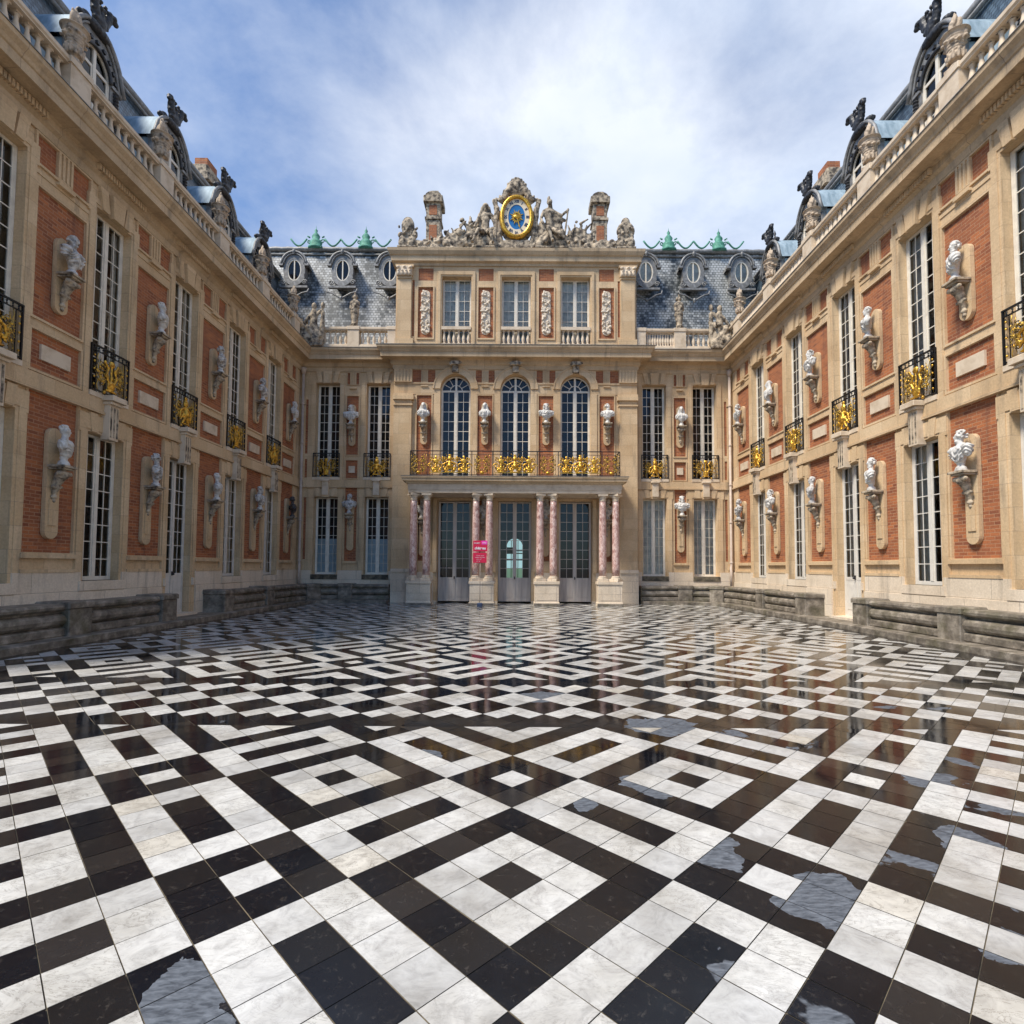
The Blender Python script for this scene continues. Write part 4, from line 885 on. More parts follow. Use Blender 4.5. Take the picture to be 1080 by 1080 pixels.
for s in (-1, 1):   # copper cresting
    for x in (7.55, 10.05):
        c = MB('copper'); c.lathe([(.42, 16.45), (.42, 16.55), (.3, 16.6), (.34, 16.75), (.26, 16.9), (.16, 16.95), (.22, 17.1), (.14, 17.22), (.06, 17.3), (.09, 17.4), (.02, 17.5), (.0, 17.68)], s*x, 1.9, 10, .95, .7)
        for q in (-1, 1):
            c.tube(spiral(s*x+q*.33, 16.85, .12, 1.2, 0, q, 1.9), .03, 5); c.tube([(s*x+q*.3, 1.9, 17.05), (s*x+q*.42, 1.9, 17.12)], .04, 5)
            c.tube([(s*x+q*(.45+.8*t), 1.9, 16.98-.36*math.sin(math.pi*t)) for t in [k/10 for k in range(11)]], .045, 5)
        o = c.build('copper_finial', RO); o.location.z = .92
for q in (-4.38, 4.30):
    b = MB('old_stone'); b.bbox(q-.36, q+.36, 2.9, 3.7, 14.5, 19.6, .02); b.box(q-.42, q+.42, 2.84, 3.76, 19.6, 19.72); b.box(q-.36, q+.36, 2.9, 3.7, 19.72, 20.5)
    b.bbox(q-.5, q+.5, 2.76, 3.84, 20.5, 20.85, .04); b.prism([(q+.42*math.cos(math.pi*k/10), 20.85+.26*math.sin(math.pi*k/10)) for k in range(11)], 2.86, 3.74); b.box(q-.1, q+.1, 3.2, 3.4, 21.05, 21.35); b.box(q+.1, q+.22, 3.2, 3.3, 21.1, 21.35)
    b.use('brick'); b.box(q-.2, q+.2, 2.885, 2.91, 16.9, 19.3); b.box(q-.2, q+.2, 2.885, 2.91, 19.85, 20.35); b.build('chimney', RO)
for s in (-1, 1):
    nm = 'left' if s < 0 else 'right'
    CON_UPN.put(rng, (s*7.46, 0, 8.0)); CON_LON.put(rng, (s*7.46, 0, 3.95))
    bust(2 if s < 0 else 3, 'marble', w2(rng, s*7.46, -.27, 8.002), 0, f'white bust between the upper windows {nm} of the clock pavilion', 'busts on wall consoles')
    bust(1 if s < 0 else 2, 'worn_marble' if s < 0 else 'marble', w2(rng, s*7.46, -.27, 3.952), 0, f'{"grey" if s < 0 else "pale"} bust between ground floor windows {nm} of the portico', 'busts on wall consoles')
b = MB('stone'); b.box(-13.2, 13.2, 1.2, 6.9, 0, 11.37); b.build('rear_wall', rng)
# ------------------------------------------------------------------ clock pavilion
pav = thing('clock_pavilion', 'central projecting pavilion with three arched windows under the clock', 'building', (-.035, 24.2, 0))
rc = []
def rr(c, hw, za, zb, d, key='stone'): rc.append((c-hw, c+hw, za, zb, d, key))
[rc.append((a, a+2.735, 0, 1.35, .06, ('plinth_stone', 'plinth', k))) for k, a in enumerate((-5.47, -2.735, 0, 2.735))]; rc.append((-5.47, 5.47, 9.35, 9.80, .02, 'stone')); rc.append((-5.47, 5.47, 9.80, 9.87, .06, 'stone'))
pid = 0
for c in (-4.1, -1.37, 1.37, 4.1):
    rr(c, .38, 5.3, 9.33, .035); rr(c, .33, 5.3, 9.29, -.03, ('brick', 'brick_panel', pid)); pid += 1
    rr(c, .38, 1.8, 4.6, .035); rr(c, .33, 1.85, 4.55, -.03, ('brick', 'brick_panel', pid)); pid += 1
    sgn = 1 if c > 0 else -1
    if abs(c) > 3: xa, xb = sorted((sgn*3.62, sgn*4.64))
    else: xa, xb = c-.42, c+.42
    rc.append((xa, c, 9.87, 10.45, -.03, ('brick', 'brick_panel', pid))); rc.append((c, xb, 9.87, 10.45, -.03, ('brick', 'brick_panel', pid+1))); pid += 2
    flutes(rc, c, .15, 9.87, 10.46, .03, 3); rr(c, .16, 9.68, 9.73, .08)
for s in (-1, 1):
    rr(s*5.05, .40, 1.35, 8.8, .12); rr(s*5.05, .41, 1.35, 1.5, .2, ('plinth_stone', 'plinth', 0 if s < 0 else 3)); rr(s*5.05, .42, 0, 1.35, .14, ('plinth_stone', 'plinth', 0 if s < 0 else 3)); rr(s*5.05, .44, 8.80, 8.87, .17); rr(s*5.05, .41, 8.87, 9.05, .13); rr(s*5.05, .50, 9.05, 9.22, .22); rr(s*5.05, .47, 9.22, 9.33, .18)
    flutes(rc, s*5.05, .40, 9.87, 10.46, .12, 5)
for c in (-2.7, 0, 2.7):
    rr(c, .96, 5.3, 9.35, .04); rr(c, .90, .1, 4.66, .05); rr(c, .74, .0, 4.54, None)
    rr(c, .68, 5.36, 10.27, None); 
relief(pav, rc, -5.47, 5.47, 0, 10.6, edge=.45)
n = 20
for c in (-2.7, 0, 2.7):
    b = MB('stone')
    arc = [(c-.68*math.cos(math.pi*k/n), 9.59+.68*math.sin(math.pi*k/n)) for k in range(n+1)]; out_ = [(c-.96*math.cos(math.pi*k/n), 9.59+.96*math.sin(math.pi*k/n)) for k in range(n+1)]; o3 = [(c-1.01*math.cos(math.pi*k/n), 9.59+1.01*math.sin(math.pi*k/n)) for k in range(n+1)]
    h = n//2
    b.prism(arc[:h+1]+[(c-.68, 10.27)], .012, .44); b.prism([(c+.68, 10.27)]+arc[h:], .012, .44)
    for k in range(n): b.prism([arc[k], arc[k+1], out_[k+1], out_[k]], -.07, .03); b.prism([out_[k], out_[k+1], o3[k+1], o3[k]], -.10, .03)
    b.build('archivolt', pav)
for c in (-2.7, 0, 2.7):
    b = MB('old_stone'); b.bbox(c-.14, c+.14, -.24, -.05, 10.30, 10.60); b.bbox(c-.2, c+.2, -.36, -.05, 10.60, 10.76)
    for q in (-1, 1): b.tube(spiral(c+q*.2, 10.66, .08, 1.2, 0, q, -.3), .03, 5)
    b.build('keystone', pav)
b = MB('cornice_stone'); sweep(b, [(p, z) for p, z in CORN if True], [(-5.47, .6), (-5.47, 0), (5.47, 0), (5.47, .6)]); b.build('cornice', pav)
b = MB('lead'); sweep(b, [(-.5, 11.364), (.69, 11.364), (.69, 11.38), (-.5, 11.385)], [(-5.47, .7), (-5.47, 0), (5.47, 0), (5.47, .7)]); b.build('flashing', pav)
# attic
rc = []
for c in (-4.1, -1.37, 1.37, 4.1):
    rr(c, .40, 11.85, 14.32, .04); rr(c, .34, 11.92, 14.26, -.03, ('brick', 'brick_panel', pid)); pid += 1
    rr(c, .34, 14.58, 15.14, -.03, ('brick', 'brick_panel', pid)); pid += 1
for c in (-2.7, 0, 2.7): rr(c, .84, 11.5, 15.0, .06); rr(c, .72, 11.5, 14.84, .03); rr(c, .665, 11.55, 14.77, None)
for s in (-1, 1):
    rr(s*5.05, .42, 11.36, 11.85, .15); rr(s*5.05, .31, 11.85, 14.75, .10); rr(s*5.05, .33, 14.62, 14.70, .14); rr(s*5.05, .36, 14.75, 15.24, .12); rr(s*4.66, .05, 12.0, 14.6, -.03, ('brick', 'brick_panel', pid)); pid += 1
    rr(s*5.05, .41, 15.14, 15.24, .18)
relief(pav, rc, -5.45, 5.45, 11.36, 15.26, edge=3.6)
b = MB('cornice_stone'); sweep(b, [(-.1, 15.24), (.06, 15.24), (.08, 15.34), (.20, 15.40), (.20, 15.62), (.26, 15.66), (.34, 15.80), (.36, 15.92), (-.1, 15.92)], [(-5.45, 3.6), (-5.45, 0), (5.45, 0), (5.45, 3.6)]); b.use('lead').box(-5.5, 5.5, -.06, 3.6, 15.90, 15.935); b.build('attic_cornice', pav)
def capital(): 
    P = [('b', (0, -.04, .22), (.34, .05, .22))]
    for x in (-.26, -.09, .09, .26): P += [('e', (x, -.1, .12), (.07, .05, .12)), ('e', (x, -.13, .2), (.05, .05, .04))]
    P += [('e', (-.29, -.12, .36), (.08, .06, .07)), ('e', (.29, -.12, .36), (.08, .06, .07)), ('e', (0, -.12, .38), (.06, .05, .05))]
    return sculpt('capital', P, .02, .004, 12, 1, 'pale_trim')
CAP = capital()
for s in (-1, 1): link('capital', CAP, pav, (s*5.05, -.12, 14.72))
WA = Proto(lambda: window(1.32, 2.95, 6, 'cream_paint', blind=[(.75, 2.92, -1, -.04, 'grey_blind'), (.75, 2.92, .04, 1, 'grey_blind'), (0, .75, -1, 1, 'pale_blind')]))
WARCH = Proto(lambda: window(1.35, 4.85, 9, 'cream_paint', arch=True)); WD = Proto(lambda: window(1.46, 4.46, 8, 'door_paint', panel=1.02, handle=True))
P = [('e', (0, 0, 0), (.10, .05, .2))]
def stucco():
    rnd = random.Random(9); P = [('b', (0, .02, 0), (.2, .02, .85)), ('e', (0, .01, .85), (.2, .03, .18)), ('e', (0, .01, -.85), (.2, .03, .18))]
    for k in range(46):
        z = rnd.uniform(-.95, .95); w = .2*math.sqrt(max(.05, 1-(z/1.02)**4)); x = rnd.uniform(-w, w); P.append(('e', (x, -.03, z), (rnd.uniform(.03, .07), .045, rnd.uniform(.03, .1)), (0, rnd.uniform(-1.2, 1.2), 0)))
    return sculpt('stucco_relief', P, .014, .010, 18, 1, 'stucco')
ST = stucco()
for c in (-2.7, 0, 2.7):
    WA.put(pav, (c, .30, 11.82)); WARCH.put(pav, (c, .28, 5.4)); w_ = WD.put(pav, (c, .30, .06)); w_.name = 'door'
    b = MB('pale_trim'); b.box(c-.66, c+.66, -.05, .2, 11.55, 11.66); b.box(c-.665, c+.665, -.07, .22, 12.30, 12.44); o = b.build('balustrade', pav)
    for k in range(6): BALU.put(o, (c-.55+.22*k, .07, 11.659))
for c in (-4.1, -1.37, 1.37, 4.1):
    link('stucco_relief', ST, pav, (c, .0, 13.1)); CON_UPN.put(pav, (c, 0, 8.0)); CON_LON.put(pav, (c, 0, 3.72))
for k, (c, i) in enumerate(((-4.1, 3), (-1.37, 3), (1.37, 2), (4.1, 4))):
    lab = ['leftmost', 'second from the left', 'third from the left', 'rightmost'][k]
    bust(i, 'marble', w2(pav, c, -.27, 8.002), R((12, -12, 8, -10)[k]), f'white bust beside the arched windows above the balcony, {lab} of four', 'busts on wall consoles')
    bust((0, 1, 2, 1)[k], 'worn_marble', w2(pav, c, -.27, 3.722), 0, f'shaded bust behind the pink columns, {lab} of four', 'busts on wall consoles')
# the far garden window seen through the glass of the middle door
g = MB('daylight_window'); zc = 2.55; n = 14; g.add([(-.36, .53, 1.55), (.36, .53, 1.55), (.36, .53, zc)]+[(.36*math.cos(math.pi*k/n), .53, zc+.36*math.sin(math.pi*k/n)) for k in range(1, n)]+[(-.36, .53, zc)], [tuple(range(n+3))]); g.use('garden_view').quad((-.36, .53, 1.1), (.36, .53, 1.1), (.36, .53, 1.548), (-.36, .53, 1.548))
g.use('interior')
for z in (2.2, 2.32, 1.9): g.box(-.38, .38, .50, .52, z, z+.05)
g.box(-.02, .02, .50, .525, 1.1, 2.9); g.box(-.17, -.14, .5, .52, 1.1, 2.8); g.box(.14, .17, .5, .52, 1.1, 2.8); g.box(-.4, -.05, .5, .525, 2.2, 2.5)
g.build('garden_window', pav, (0, .30, 0), fix=False)
# ------------------------------------------------------------------ portico with balcony
por = thing('portico', 'shallow portico of eight pink marble columns in pairs carrying a gilded balcony', 'portico', (-.035, 22.75, 0))
def column():
    b = MB('pink_marble'); b.lathe([(.152, 0), (.156, .4), (.156, 1.2), (.150, 2.1), (.140, 2.9), (.134, 3.16)], n=20); o = b.build('column')
    c = MB('plinth_stone'); c.bbox(-.215, .215, -.215, .215, -.20, -.10, .01); c.lathe([(.20, -.10), (.215, -.075), (.20, -.05), (.175, -.04), (.175, -.02), (.19, -.01), (.165, .0), (.155, .02)], n=20); c.build('base', o)
    c = MB('pale_trim'); c.lathe([(.136, 3.14), (.155, 3.16), (.14, 3.19), (.14, 3.26), (.19, 3.32), (.19, 3.35)], n=20); c.bbox(-.205, .205, -.205, .205, 3.35, 3.43, .008); c.build('capital', o); return o
COL = Proto(column)
for x in (-4.23, -3.68, -1.62, -1.06, 1.06, 1.62, 3.68, 4.23): COL.put(por, (x, 0, 1.22), rz=x*1.7)
for x in (-3.955, -1.34, 1.34, 3.955):
    b = MB('plinth_stone'); b.bbox(x-.53, x+.53, -.28, .28, .0, .16, .02); b.bbox(x-.50, x+.50, -.25, .26, .16, .90, .01); b.bbox(x-.54, x+.54, -.29, .29, .90, 1.015, .02)
    b.box(x-.40, x+.40, -.262, -.25, .24, .82); b.use('mossy_stone').box(x-.535, x+.535, -.285, -.28, .0, .10); b.build('pedestal', por)
    for q in (-.42, .42): b = MB('stone'); b.box(x+q-.08, x+q+.08, 1.30, 1.42, 1.36, 4.6); b.build('pilaster', por)
b = MB('pale_trim'); b.box(-4.43, 4.43, -.2, 1.44, 4.665, 4.80); b.box(-4.45, 4.45, -.22, 1.44, 4.80, 5.04); b.build('entablature', por)
b = MB('cornice_stone'); sweep(b, [(-.4, 5.04), (.05, 5.04), (.08, 5.12), (.20, 5.14), (.20, 5.23), (.24, 5.26), (.25, 5.33), (-.4, 5.34)], [(-4.45, 1.3), (-4.45, -.22), (4.45, -.22), (4.45, 1.3)]); b.box(-4.2, 4.2, .0, 1.44, 5.05, 5.335); b.use('lead'); sweep(b, [(-.1, 5.337), (.26, 5.337), (.26, 5.35), (-.1, 5.352)], [(-4.45, 1.3), (-4.45, -.22), (4.45, -.22), (4.45, 1.3)]); b.build('balcony_slab', por)
b = MB('iron'); yb = -.25; zb = 5.36
b.box(-4.36, 4.36, yb-.02, yb+.02, zb+1.03, zb+1.065); b.box(-4.36, 4.36, yb-.012, yb+.012, zb+.05, zb+.075); b.box(-4.36, 4.36, yb-.01, yb+.01, zb+.90, zb+.915)
for s in (-1, 1):
    b.box(*sorted((s*4.36, s*4.33)), yb, 1.4, zb+1.03, zb+1.065); b.box(*sorted((s*4.36, s*4.33)), yb, 1.4, zb+.05, zb+.075)
    for k in range(9): y = yb+.02+1.6*k/9; b.box(*sorted((s*4.36, s*4.345)), y, y+.014, zb, zb+1.03)
for x in (-4.36, -3.62, -1.80, -.93, .93, 1.80, 3.62, 4.36): b.box(x-.015, x+.015, yb-.015, yb+.015, zb, zb+1.03)
for x in (-4.15, -3.85, -1.6, -1.14, 1.14, 1.6, 3.85, 4.15): b.box(x-.008, x+.008, yb-.008, yb+.008, zb+.07, zb+.9)
b.use('gilt_iron')
for c in (-4.0, -1.37, 1.37, 4.0): scroll_field(b, c-.36, c+.36, zb+.08, zb+.9, yb-.01); scroll_field(b, c-.26, c+.26, zb+.08, zb+.5, yb-.015); scroll_field(b, c-.26, c+.26, zb+.5, zb+.92, yb-.015)
for c in (-2.71, 0, 2.71): scroll_field(b, c-.88, c-.1, zb+.08, zb+.95, yb); scroll_field(b, c+.1, c+.88, zb+.08, zb+.95, yb)
b.use('gold')
for c in (-2.71, 0, 2.71):
    b.box(c-.84, c+.84, yb-.03, yb-.012, zb+.13, zb+.16)
    for q in (-.78, -.44, -.2, .2, .44, .78): b.tube(spiral(c+q, zb+.40, .15, 1.2, 0 if q > 0 else math.pi, 1 if q > 0 else -1, yb-.02), .024, 5); b.tube(spiral(c+q, zb+.70, .09, 1.2, 2, 1 if q > 0 else -1, yb-.02), .016, 5); b.lathe([(0, zb+.17), (.05, zb+.2), (.06, zb+.27), (.02, zb+.33), (0, zb+.34)], c+q*.9, yb-.02, 6)
    for q in (-.62, .62): b.tube(spiral(c+q*.95, zb+.25, .10, 1.1, 1, -1, yb-.02), .02, 5)
    for q in (-.3, .3): b.lathe([(0, zb+.55), (.05, zb+.62), (.02, zb+.7), (.05, zb+.78), (0, zb+.85)], c+q, yb-.02, 6)
for c in (-4.0, -1.37, 1.37, 4.0):
    b.lathe([(0, zb+.08), (.09, zb+.10), (.10, zb+.16), (.05, zb+.2), (0, zb+.21)], c, yb-.03, 8); b.tube(spiral(c-.1, zb+.6, .08, 1.2, 0, 1, yb-.02), .012, 4); b.tube(spiral(c+.1, zb+.6, .08, 1.2, math.pi, -1, yb-.02), .012, 4)
rl = b.build('balcony_railing', por)
for c in (-2.71, 0, 2.71):
    for q, k in ((-.58, 'vase'), (0, 'mask'), (.58, 'vase')): o = link('gold_ornament', GM[k], rl, (c+q, yb-.03, zb+.15)); o.scale = (1.0, 1.0, .92)
# ------------------------------------------------------------------ clock and its sculpture
Z0 = 15.937; YF = 24.15
sc = thing('carved_clock_surround', 'weathered carved stone surround of leaves and wings around the gilded clock', 'sculpture', (-.035, YF, Z0))
P = [('e', (0, .12, 1.45), (.80, .16, 1.12)), ('b', (0, .05, .22), (.62, .22, .22)), ('e', (0, 0, 3.05), (.2, .2, .3)), ('e', (0, .05, 2.85), (.45, .18, .35))]
for q in (-1, 1):
    P += [('e', (q*.85, .05, .45), (.25, .18, .45)), ('e', (q*.78, .06, 1.1), (.16, .14, .5)), ('e', (q*.9, .05, 1.75), (.12, .1, .4)), ('e', (q*1.05, -.05, .25), (.2, .2, .22))]
    for k in range(10):
        t = k/9; P.append(('e', (q*(.62-.58*t), -.02, 2.42+.88*t), (.14, .14, .14), (0, q*.6, 0))); P.append(('e', (q*(.78-.55*t)+.04*q*math.sin(k*2), .0, 2.38+.95*t), (.07, .08, .08)))
    for k in range(4): P.append(('c', (q*.72, .08, 1.0+.2*k), (q*(.98+.08*(k % 2)), .05, 2.2+.18*k-.16*abs(k-1)), .10, .07))
    for k in range(3): P.append(('c', (q*.5, .05, 2.2), (q*(.62+.16*k), .02, 2.72-.12*k), .08, .05))
    P += [('c', (q*.95, 0, .2), (q*.85, 0, 2.0), .10, .08), ('c', (q*.7, -.1, .1), (q*1.05, -.05, .5), .10, .08), ('c', (q*.62, -.1, .1), (q*.8, -.1, .75), .08, .08)]
link('stone_surround', sculpt('stone_surround', P, .03, .014, 8, 1, 'old_stone'), sc)
clk = thing('clock', 'oval clock with gold ring, Roman numerals and a gold sun on a blue dial', 'clock', (-.035, YF-.10, Z0+1.50))
n = 48
def oval(rx, rz, z=0): return [(rx*math.cos(2*math.pi*k/n), z+rz*math.sin(2*math.pi*k/n)) for k in range(n)]
b = MB('gold')
prf = [(.60, .86, 0), (.58, .84, -.10), (.62, .88, -.16), (.70, .96, -.17), (.76, 1.02, -.10), (.78, 1.04, 0)]
v = [(rx*math.cos(2*math.pi*k/n), y, rz*math.sin(2*math.pi*k/n)) for rx, rz, y in prf for k in range(n)]
b.add(v, [(j*n+k, j*n+(k+1) % n, (j+1)*n+(k+1) % n, (j+1)*n+k) for j in range(5) for k in range(n)], True)
for k in range(40): a = 2*math.pi*k/40; b.lathe([(0, -.025), (.028, 0), (0, .025)], 0, 0, 5) if False else b.box(.665*math.cos(a)-.018, .665*math.cos(a)+.018, -.185, -.165, .925*math.sin(a)-.018, .925*math.sin(a)+.018)
b.build('clock_frame', clk)
b = MB('clock_cream'); b.holed(oval(.60, .86), oval(.38, .58), -.06, -.03); b.build('numeral_ring', clk)
b = MB('clock_blue'); b.prism(oval(.385, .585), -.04, -.02); b.build('dial', clk)
b = MB('gold')
for k in range(16):
    a = 2*math.pi*k/16; L = .33 if k % 2 else .25; c_, s_ = math.cos(a), math.sin(a); t = .045
    b.prism([(.12*c_+t*s_, .15*s_-t*c_), (L*c_, L*1.15*s_), (.12*c_-t*s_, .15*s_+t*c_)], -.075, -.045)
b.lathe([(.0, -.1), (.11, -.08), (.15, 0), (.11, .08), (0, .1)], 0, -.08, 16, 1, .4); o = b.build('gold_sun', clk)
b = MB('gold'); b.prism([(-.03, 0), (.03, 0), (.02, -.42), (.05, -.44), (0, -.56), (-.05, -.44), (-.02, -.42)], -.12, -.10); o = b.build('clock_hand', clk); o.rotation_euler = (0, R(-15), 0)
def text(body, size, mat, parent, loc, rot=(R(90), 0, 0), name='lettering', ext=.004, bold=0.):
    cu = bpy.data.curves.new('t', 'FONT'); cu.body = body; cu.size = size; cu.align_x = 'CENTER'; cu.align_y = 'CENTER'; cu.extrude = ext; cu.offset = bold
    t = bpy.data.objects.new('t', cu); coll.objects.link(t); dg = bpy.context.evaluated_depsgraph_get(); dg.update()
    me = bpy.data.meshes.new_from_object(t.evaluated_get(dg)); bpy.data.objects.remove(t); me.materials.clear(); me.materials.append(MAT[mat]); me.name = name
    o = link(name, me, parent, loc); o.rotation_euler = rot; return o
for k, tx in enumerate(('XII', 'I', 'II', 'III', 'IIII', 'V', 'VI', 'VII', 'VIII', 'IX', 'X', 'XI')):
    a = R(90-30*k); text(tx, .17, 'clock_ink', clk, (.49*math.cos(a), -.065, .72*math.sin(a)), (R(90), R(30*k if 0 else 30*k), 0), 'numeral', .004, .008)
def put_fig(lab, cat, me, loc, name='statue', rz=0, group=None):
    o = link(name, me, None, loc); o.rotation_euler.z = rz; return tag(o, lab, cat, group)
# seated bearded figure left of the clock (origin at feet level)
J = dict(head=(-1.42, -.1, 2.02), neck=(-1.42, 0, 1.80), chest=(-1.42, 0, 1.45), hip=(-1.40, .02, .95), shl=(-1.68, 0, 1.68), ell=(-1.80, -.1, 1.30), hal=(-1.9, -.25, .98), shr=(-1.16, 0, 1.68), elr=(-1.02, -.05, 1.3), har=(-.98, -.1, .9), hpl=(-1.5, -.05, .85), knl=(-1.72, -.42, .75), ftl=(-1.98, -.45, .14), hpr=(-1.28, -.05, .85), knr=(-1.15, -.45, .72), ftr=(-1.05, -.45, .12))
m1 = figure(J, extra=[('e', (-1.75, .1, .5), (.28, .2, .5)), ('e', (-1.1, .1, .6), (.22, .2, .6)), ('e', (-1.55, .08, 1.2), (.3, .12, .4), (0, .4, 0)), ('c', (-1.55, 0, 2.0), (-1.66, .05, 1.6), .10, .08), ('c', (-1.28, 0, 2.0), (-1.2, .05, 1.6), .09, .08), ('e', (-1.42, 0, 2.1), (.15, .15, .12)), ('e', (-1.4, .1, .4), (.45, .25, .42)), ('b', (-1.4, .05, .05), (.6, .35, .05)), ('c', (-.98, -.1, .15), (-.92, 0, 1.95), .07, .10), ('e', (-1.42, -.1, 1.88), (.06, .06, .1))], seed=1)
put_fig('weathered stone figure of a bare-chested man seated left of the clock', 'statue', m1, (-.035, YF, Z0), group=None)
J = dict(head=(1.50, -.1, 2.22), neck=(1.48, 0, 2.0), chest=(1.46, 0, 1.62), hip=(1.55, .02, 1.05), shl=(1.24, 0, 1.85), ell=(1.10, -.12, 1.45), hal=(1.2, -.3, 1.15), shr=(1.74, 0, 1.82), elr=(2.05, -.1, 1.62), har=(2.33, -.15, 1.85), hpl=(1.45, -.05, .95), knl=(1.42, -.45, .85), ftl=(1.62, -.45, .2), hpr=(1.68, -.05, .95), knr=(1.95, -.45, .62), ftr=(2.35, -.45, .12))
m2 = figure(J, hair=False, extra=[('e', (2.1, .1, .45), (.3, .2, .45)), ('e', (1.15, .05, .8), (.22, .16, .7)), ('e', (1.75, .1, 1.0), (.35, .15, .5), (0, .4, 0)), ('e', (1.50, -.02, 2.3), (.13, .15, .12)), ('c', (1.5, .05, 2.38), (1.48, .1, 2.62), .05, .05), ('c', (1.56, .08, 2.35), (1.62, .12, 2.1), .05, .04), ('c', (1.42, .06, 2.42), (1.42, .1, 2.58), .04, .03), ('c', (2.34, -.15, 1.9), (2.18, -.1, .7), .04, .05), ('e', (1.85, .05, 1.55), (.32, .12, .22), (0, .5, 0)), ('c', (1.75, .05, 1.7), (2.2, 0, 1.45), .1, .06), ('e', (1.6, .1, .45), (.5, .25, .45)), ('e', (1.2, -.1, .4), (.25, .2, .3)), ('e', (1.05, -.1, .22), (.22, .2, .2)), ('b', (1.6, .05, .05), (.75, .35, .05)), ('e', (2.05, -.2, .75), (.12, .12, .2)), ('c', (1.45, -.05, .9), (1.3, -.3, .3), .14, .1)], seed=2)
put_fig('weathered stone helmeted figure with a staff seated right of the clock', 'statue', m2, (-.035, YF, Z0))
def zl(x): return .46+1.0*max(0, min(1, (x+4.3)/2.3))**1.3+.10*math.sin(x*9)
put_fig('low heap of carved stone arms on the attic ledge, left of the seated man', 'sculpture', clutter(5, -4.45, -1.9, zl, 130, extra=[('c', (-2.15, 0, .9), (-2.42, -.02, 1.38), .09, .06), ('e', (-2.48, -.03, 1.42), (.13, .1, .1)), ('c', (-2.2, 0, 1.1), (-2.12, 0, 1.62), .06, .03)]), (-.035, YF, Z0), 'carved_trophy')
def zr(x): return .48+.85*math.exp(-((x-2.9)/.42)**2)+.25*max(0, min(1, (4.3-x)/2))+.08*math.sin(x*8)
put_fig('low heap of carved stone arms on the attic ledge, right of the helmeted figure', 'sculpture', clutter(8, 2.2, 4.5, zr, 120), (-.035, YF, Z0), 'carved_trophy')
def end_trophy(seed, pointed):
    rnd = random.Random(seed); P = [('b', (0, 0, .05), (.42, .3, .05)), ('e', (-.22, -.05, .35), (.2, .18, .32)), ('e', (.22, -.05, .35), (.2, .18, .32)), ('c', (0, 0, .1), (0, 0, .9), .12, .12), ('c', (-.25, 0, .7), (.25, 0, .7), .13, .13)]
    if pointed: P += [('e', (0, 0, 1.0), (.40, .16, .40)), ('e', (0, 0, 1.3), (.22, .13, .3)), ('e', (-.3, 0, .95), (.12, .14, .2)), ('e', (.3, 0, .95), (.12, .14, .2))]
    else: P += [('e', (0, 0, 1.12), (.30, .16, .46)), ('e', (0, -.12, 1.12), (.18, .10, .32)), ('e', (-.32, 0, .72), (.14, .14, .14)), ('e', (.33, 0, .75), (.12, .14, .18)), ('c', (.3, 0, .95), (.42, 0, 1.05), .05, .05)]
    for k in range(14): P.append(('e', (rnd.uniform(-.38, .38), -.15, rnd.uniform(.1, 1.2)), (.05, .07, .07)))
    return sculpt('carved_trophy', P, .026, .012, 9, 1, 'old_stone', seed=seed)
put_fig('upright oval shield trophy at the left end of the attic ledge', 'sculpture', end_trophy(3, False), (-4.98, YF, Z0), 'carved_trophy')
put_fig('upright pointed helmet-like trophy at the right end of the attic ledge', 'sculpture', end_trophy(4, True), (4.93, YF, Z0), 'carved_trophy')
# corner groups and slim statues on the back balustrade
def corner(seed):
    rnd = random.Random(seed)
    P = [('b', (0, 0, .05), (.62, .4, .05)), ('e', (0, .0, .45), (.5, .3, .5)), ('c', (.1, -.05, .6), (.12, -.05, 1.5), .2, .13), ('e', (.12, -.08, 1.72), (.11, .12, .14)), ('c', (-.0, -.05, 1.4), (-.32, -.1, 1.0), .08, .06), ('c', (.25, -.05, 1.4), (.5, -.08, 1.6), .08, .05), ('e', (.52, -.1, 1.75), (.09, .09, .14)),
         ('c', (.45, 0, .3), (.52, -.05, 1.5), .13, .08), ('c', (-.35, 0, .2), (-.45, .0, 1.2), .12, .07), ('e', (-.2, -.25, .35), (.25, .15, .22)), ('e', (.25, -.25, .25), (.2, .15, .2)), ('c', (-.1, -.2, .8), (.3, -.28, .3), .12, .09)]
    for k in range(26): P.append(('e', (rnd.uniform(-.5, .5), rnd.uniform(-.3, .1), rnd.uniform(.1, 1.1)), (rnd.uniform(.05, .13), .09, rnd.uniform(.05, .13))))
    return sculpt('corner_sculpture', P, .03, .016, 8, 1, 'old_stone', seed=seed)
for s in (-1, 1):
    o = put_fig(f'weathered sculpture group at the {"left" if s < 0 else "right"} inner corner of the balustrade', 'sculpture', corner(11+s), (s*9.28, 24.2, 11.39), 'corner_sculpture'); o.scale = (-s*1., 1, 1.12)
J = dict(head=(0, -.02, 1.42), neck=(0, 0, 1.25), chest=(0, 0, 1.02), hip=(0, 0, .72), shl=(-.17, 0, 1.17), ell=(-.2, -.06, .9), hal=(-.08, -.14, .82), shr=(.17, 0, 1.17), elr=(.21, -.05, .9), har=(.1, -.16, 1.0), hpl=(-.08, 0, .66), knl=(-.08, -.02, .4), ftl=(-.08, 0, .12), hpr=(.08, 0, .66), knr=(.09, -.04, .4), ftr=(.08, -.02, .12))
J = {k: tuple(c*(.8 if i == 0 else 1) for i, c in enumerate(p)) for k, p in J.items()}
m3 = figure(J, head_r=.10, extra=[('b', (0, 0, .04), (.17, .17, .04)), ('c', (0, 0, .1), (0, 0, .6), .13, .16), ('e', (0, 0, 1.56), (.04, .04, .1))], voxel=.022, seed=5)
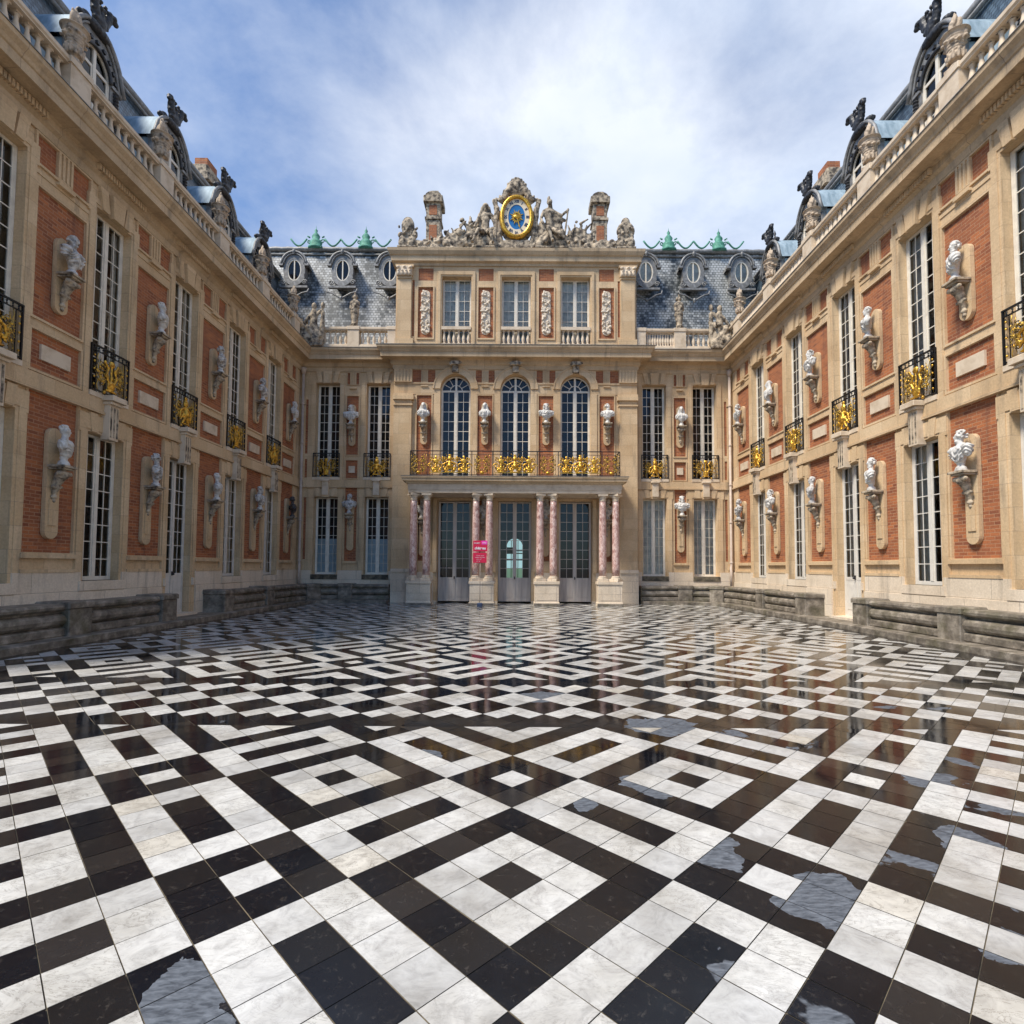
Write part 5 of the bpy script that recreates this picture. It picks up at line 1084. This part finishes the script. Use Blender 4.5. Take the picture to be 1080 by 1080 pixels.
for s in (-1, 1): put_fig(f'slim standing stone figure on the balustrade pier {"left" if s < 0 else "right"} of the clock pavilion', 'statue', m3, (s*7.42, 24.45, 12.477), 'statue', group='slim figures on the back balustrade')
# ------------------------------------------------------------------ stone benches, kerb, pipes, sign
BP = [(-.66, .14), (.03, .14), (.05, .17), (.05, .29), (.03, .31), (-.04, .33), (.0, .35), (.055, .40), (.075, .47), (.055, .54), (.0, .59), (-.06, .61), (-.06, .645), (.02, .655), (.07, .69), (.08, .74), (.05, .79), (-.66, .80)]
KP = [(-.66, -.02), (.42, -.02), (.42, .125), (.40, .14), (-.66, .14)]
def corner_path(s, y0, xe=5.55):
    X0, Y1, r = 9.18, 24.03, 1.5; pts = [(s*X0, y0), (s*X0, Y1-r)]
    for k in range(1, 9): a = math.pi/2*k/8; pts.append((s*(X0-r+r*math.cos(a)), Y1-r+r*math.sin(a)))
    pts.append((s*xe, Y1))
    return pts if s < 0 else pts[::-1]
def off(path, y): return path
def bench(s, path, blocks, lab):
    t = thing('stone_bench', lab, 'bench', (0, 0, 0))
    b = MB('mossy_stone'); sweep(b, BP, path); b.build('seat_roll', t)
    for (x, y, rz) in blocks:
        c = MB('mossy_stone'); c.bbox(-.31, .31, -.12, .62, .14, .70, .02); c.bbox(-.345, .345, -.15, .62, .70, .835, .03); o = c.build('block', t, (x, y, 0)); o.rotation_euler.z = rz
    return t
for s in (-1, 1):
    nm = 'left' if s < 0 else 'right'; rz = R(90) if s < 0 else R(-90)
    bench(s, corner_path(s, 17.15), [(s*9.18, Y, rz) for Y in (17.40, 20.33)]+[(s*8.72, 23.57, rz*.5), (s*7.46, 24.03, 0)], f'mossy stone bench curving round the {nm} far corner')
    p = [(s*9.18, 6.9), (s*9.18, 14.55)]; bench(s, p if s < 0 else p[::-1], [(s*9.18, Y, rz) for Y in (8.50, 11.46, 14.40)], f'mossy stone bench along the near part of the {nm} wing')
    b = MB('mossy_stone'); pth = corner_path(s, -3.0); sweep(b, KP, pth); tag(b.build('kerb'), kind='structure')
    b = MB('pipe'); X = s*9.68; b.tube([(X, 24.42, 10.5), (X, 24.42, 1.75), (X-s*.04, 24.38, 1.6), (X-s*.06, 24.30, 1.45), (X-s*.06, 24.30, .8)], .06, 10)
    for z in (1.8, 3.6, 5.3, 7.1, 8.9): b.lathe([(.075, z), (.08, z+.02), (.08, z+.06), (.075, z+.08)], X, 24.42, 10)
    b.lathe([(.07, 10.3), (.13, 10.5), (.13, 10.6), (.0, 10.6)], X, 24.42, 10); tag(b.build('drainpipe'), f'pale rainwater downpipe in the {nm} inner corner', 'pipe')
sg = thing('sign_stand', 'red two-board notice on a thin pole before the portico columns', 'sign', (-1.42, 22.08, 0))
b = MB('sign_base'); b.bbox(-.11, .11, -.09, .09, .0, .15, .03); b.build('weighted_foot', sg)
b = MB('pipe'); b.tube([(0, 0, .12), (0, 0, 2.15)], .014, 8); b.build('pole', sg)
b = MB('sign_red'); b.bbox(-.29, .29, -.03, -.012, 2.22, 2.66, .004); up = b.build('notice_board', sg)
b = MB('sign_pink'); b.box(.05, .282, -.036, -.0305, 2.50, 2.655); b.build('pink_label', up)
b = MB('sign_red'); b.bbox(-.29, .26, -.03, -.012, 1.76, 2.17, .004); lo = b.build('notice_board', sg)
text('Le parc', .085, 'sign_white', up, (-.13, -.034, 2.565), bold=.001, ext=.002); text('visite', .07, 'sign_white', up, (.165, -.039, 2.575), bold=.001, ext=.002); text('château', .145, 'sign_white', up, (0, -.034, 2.35), bold=.005, ext=.002)
for k, (tx, x) in enumerate((('Accès aux jardins', 0), ('Access to the gardens', -.01), ('par la cour', -.05), ('this way', -.07))): text(tx, .045, 'sign_white', lo, (x, -.034, 2.05-.075*k), ext=.002)
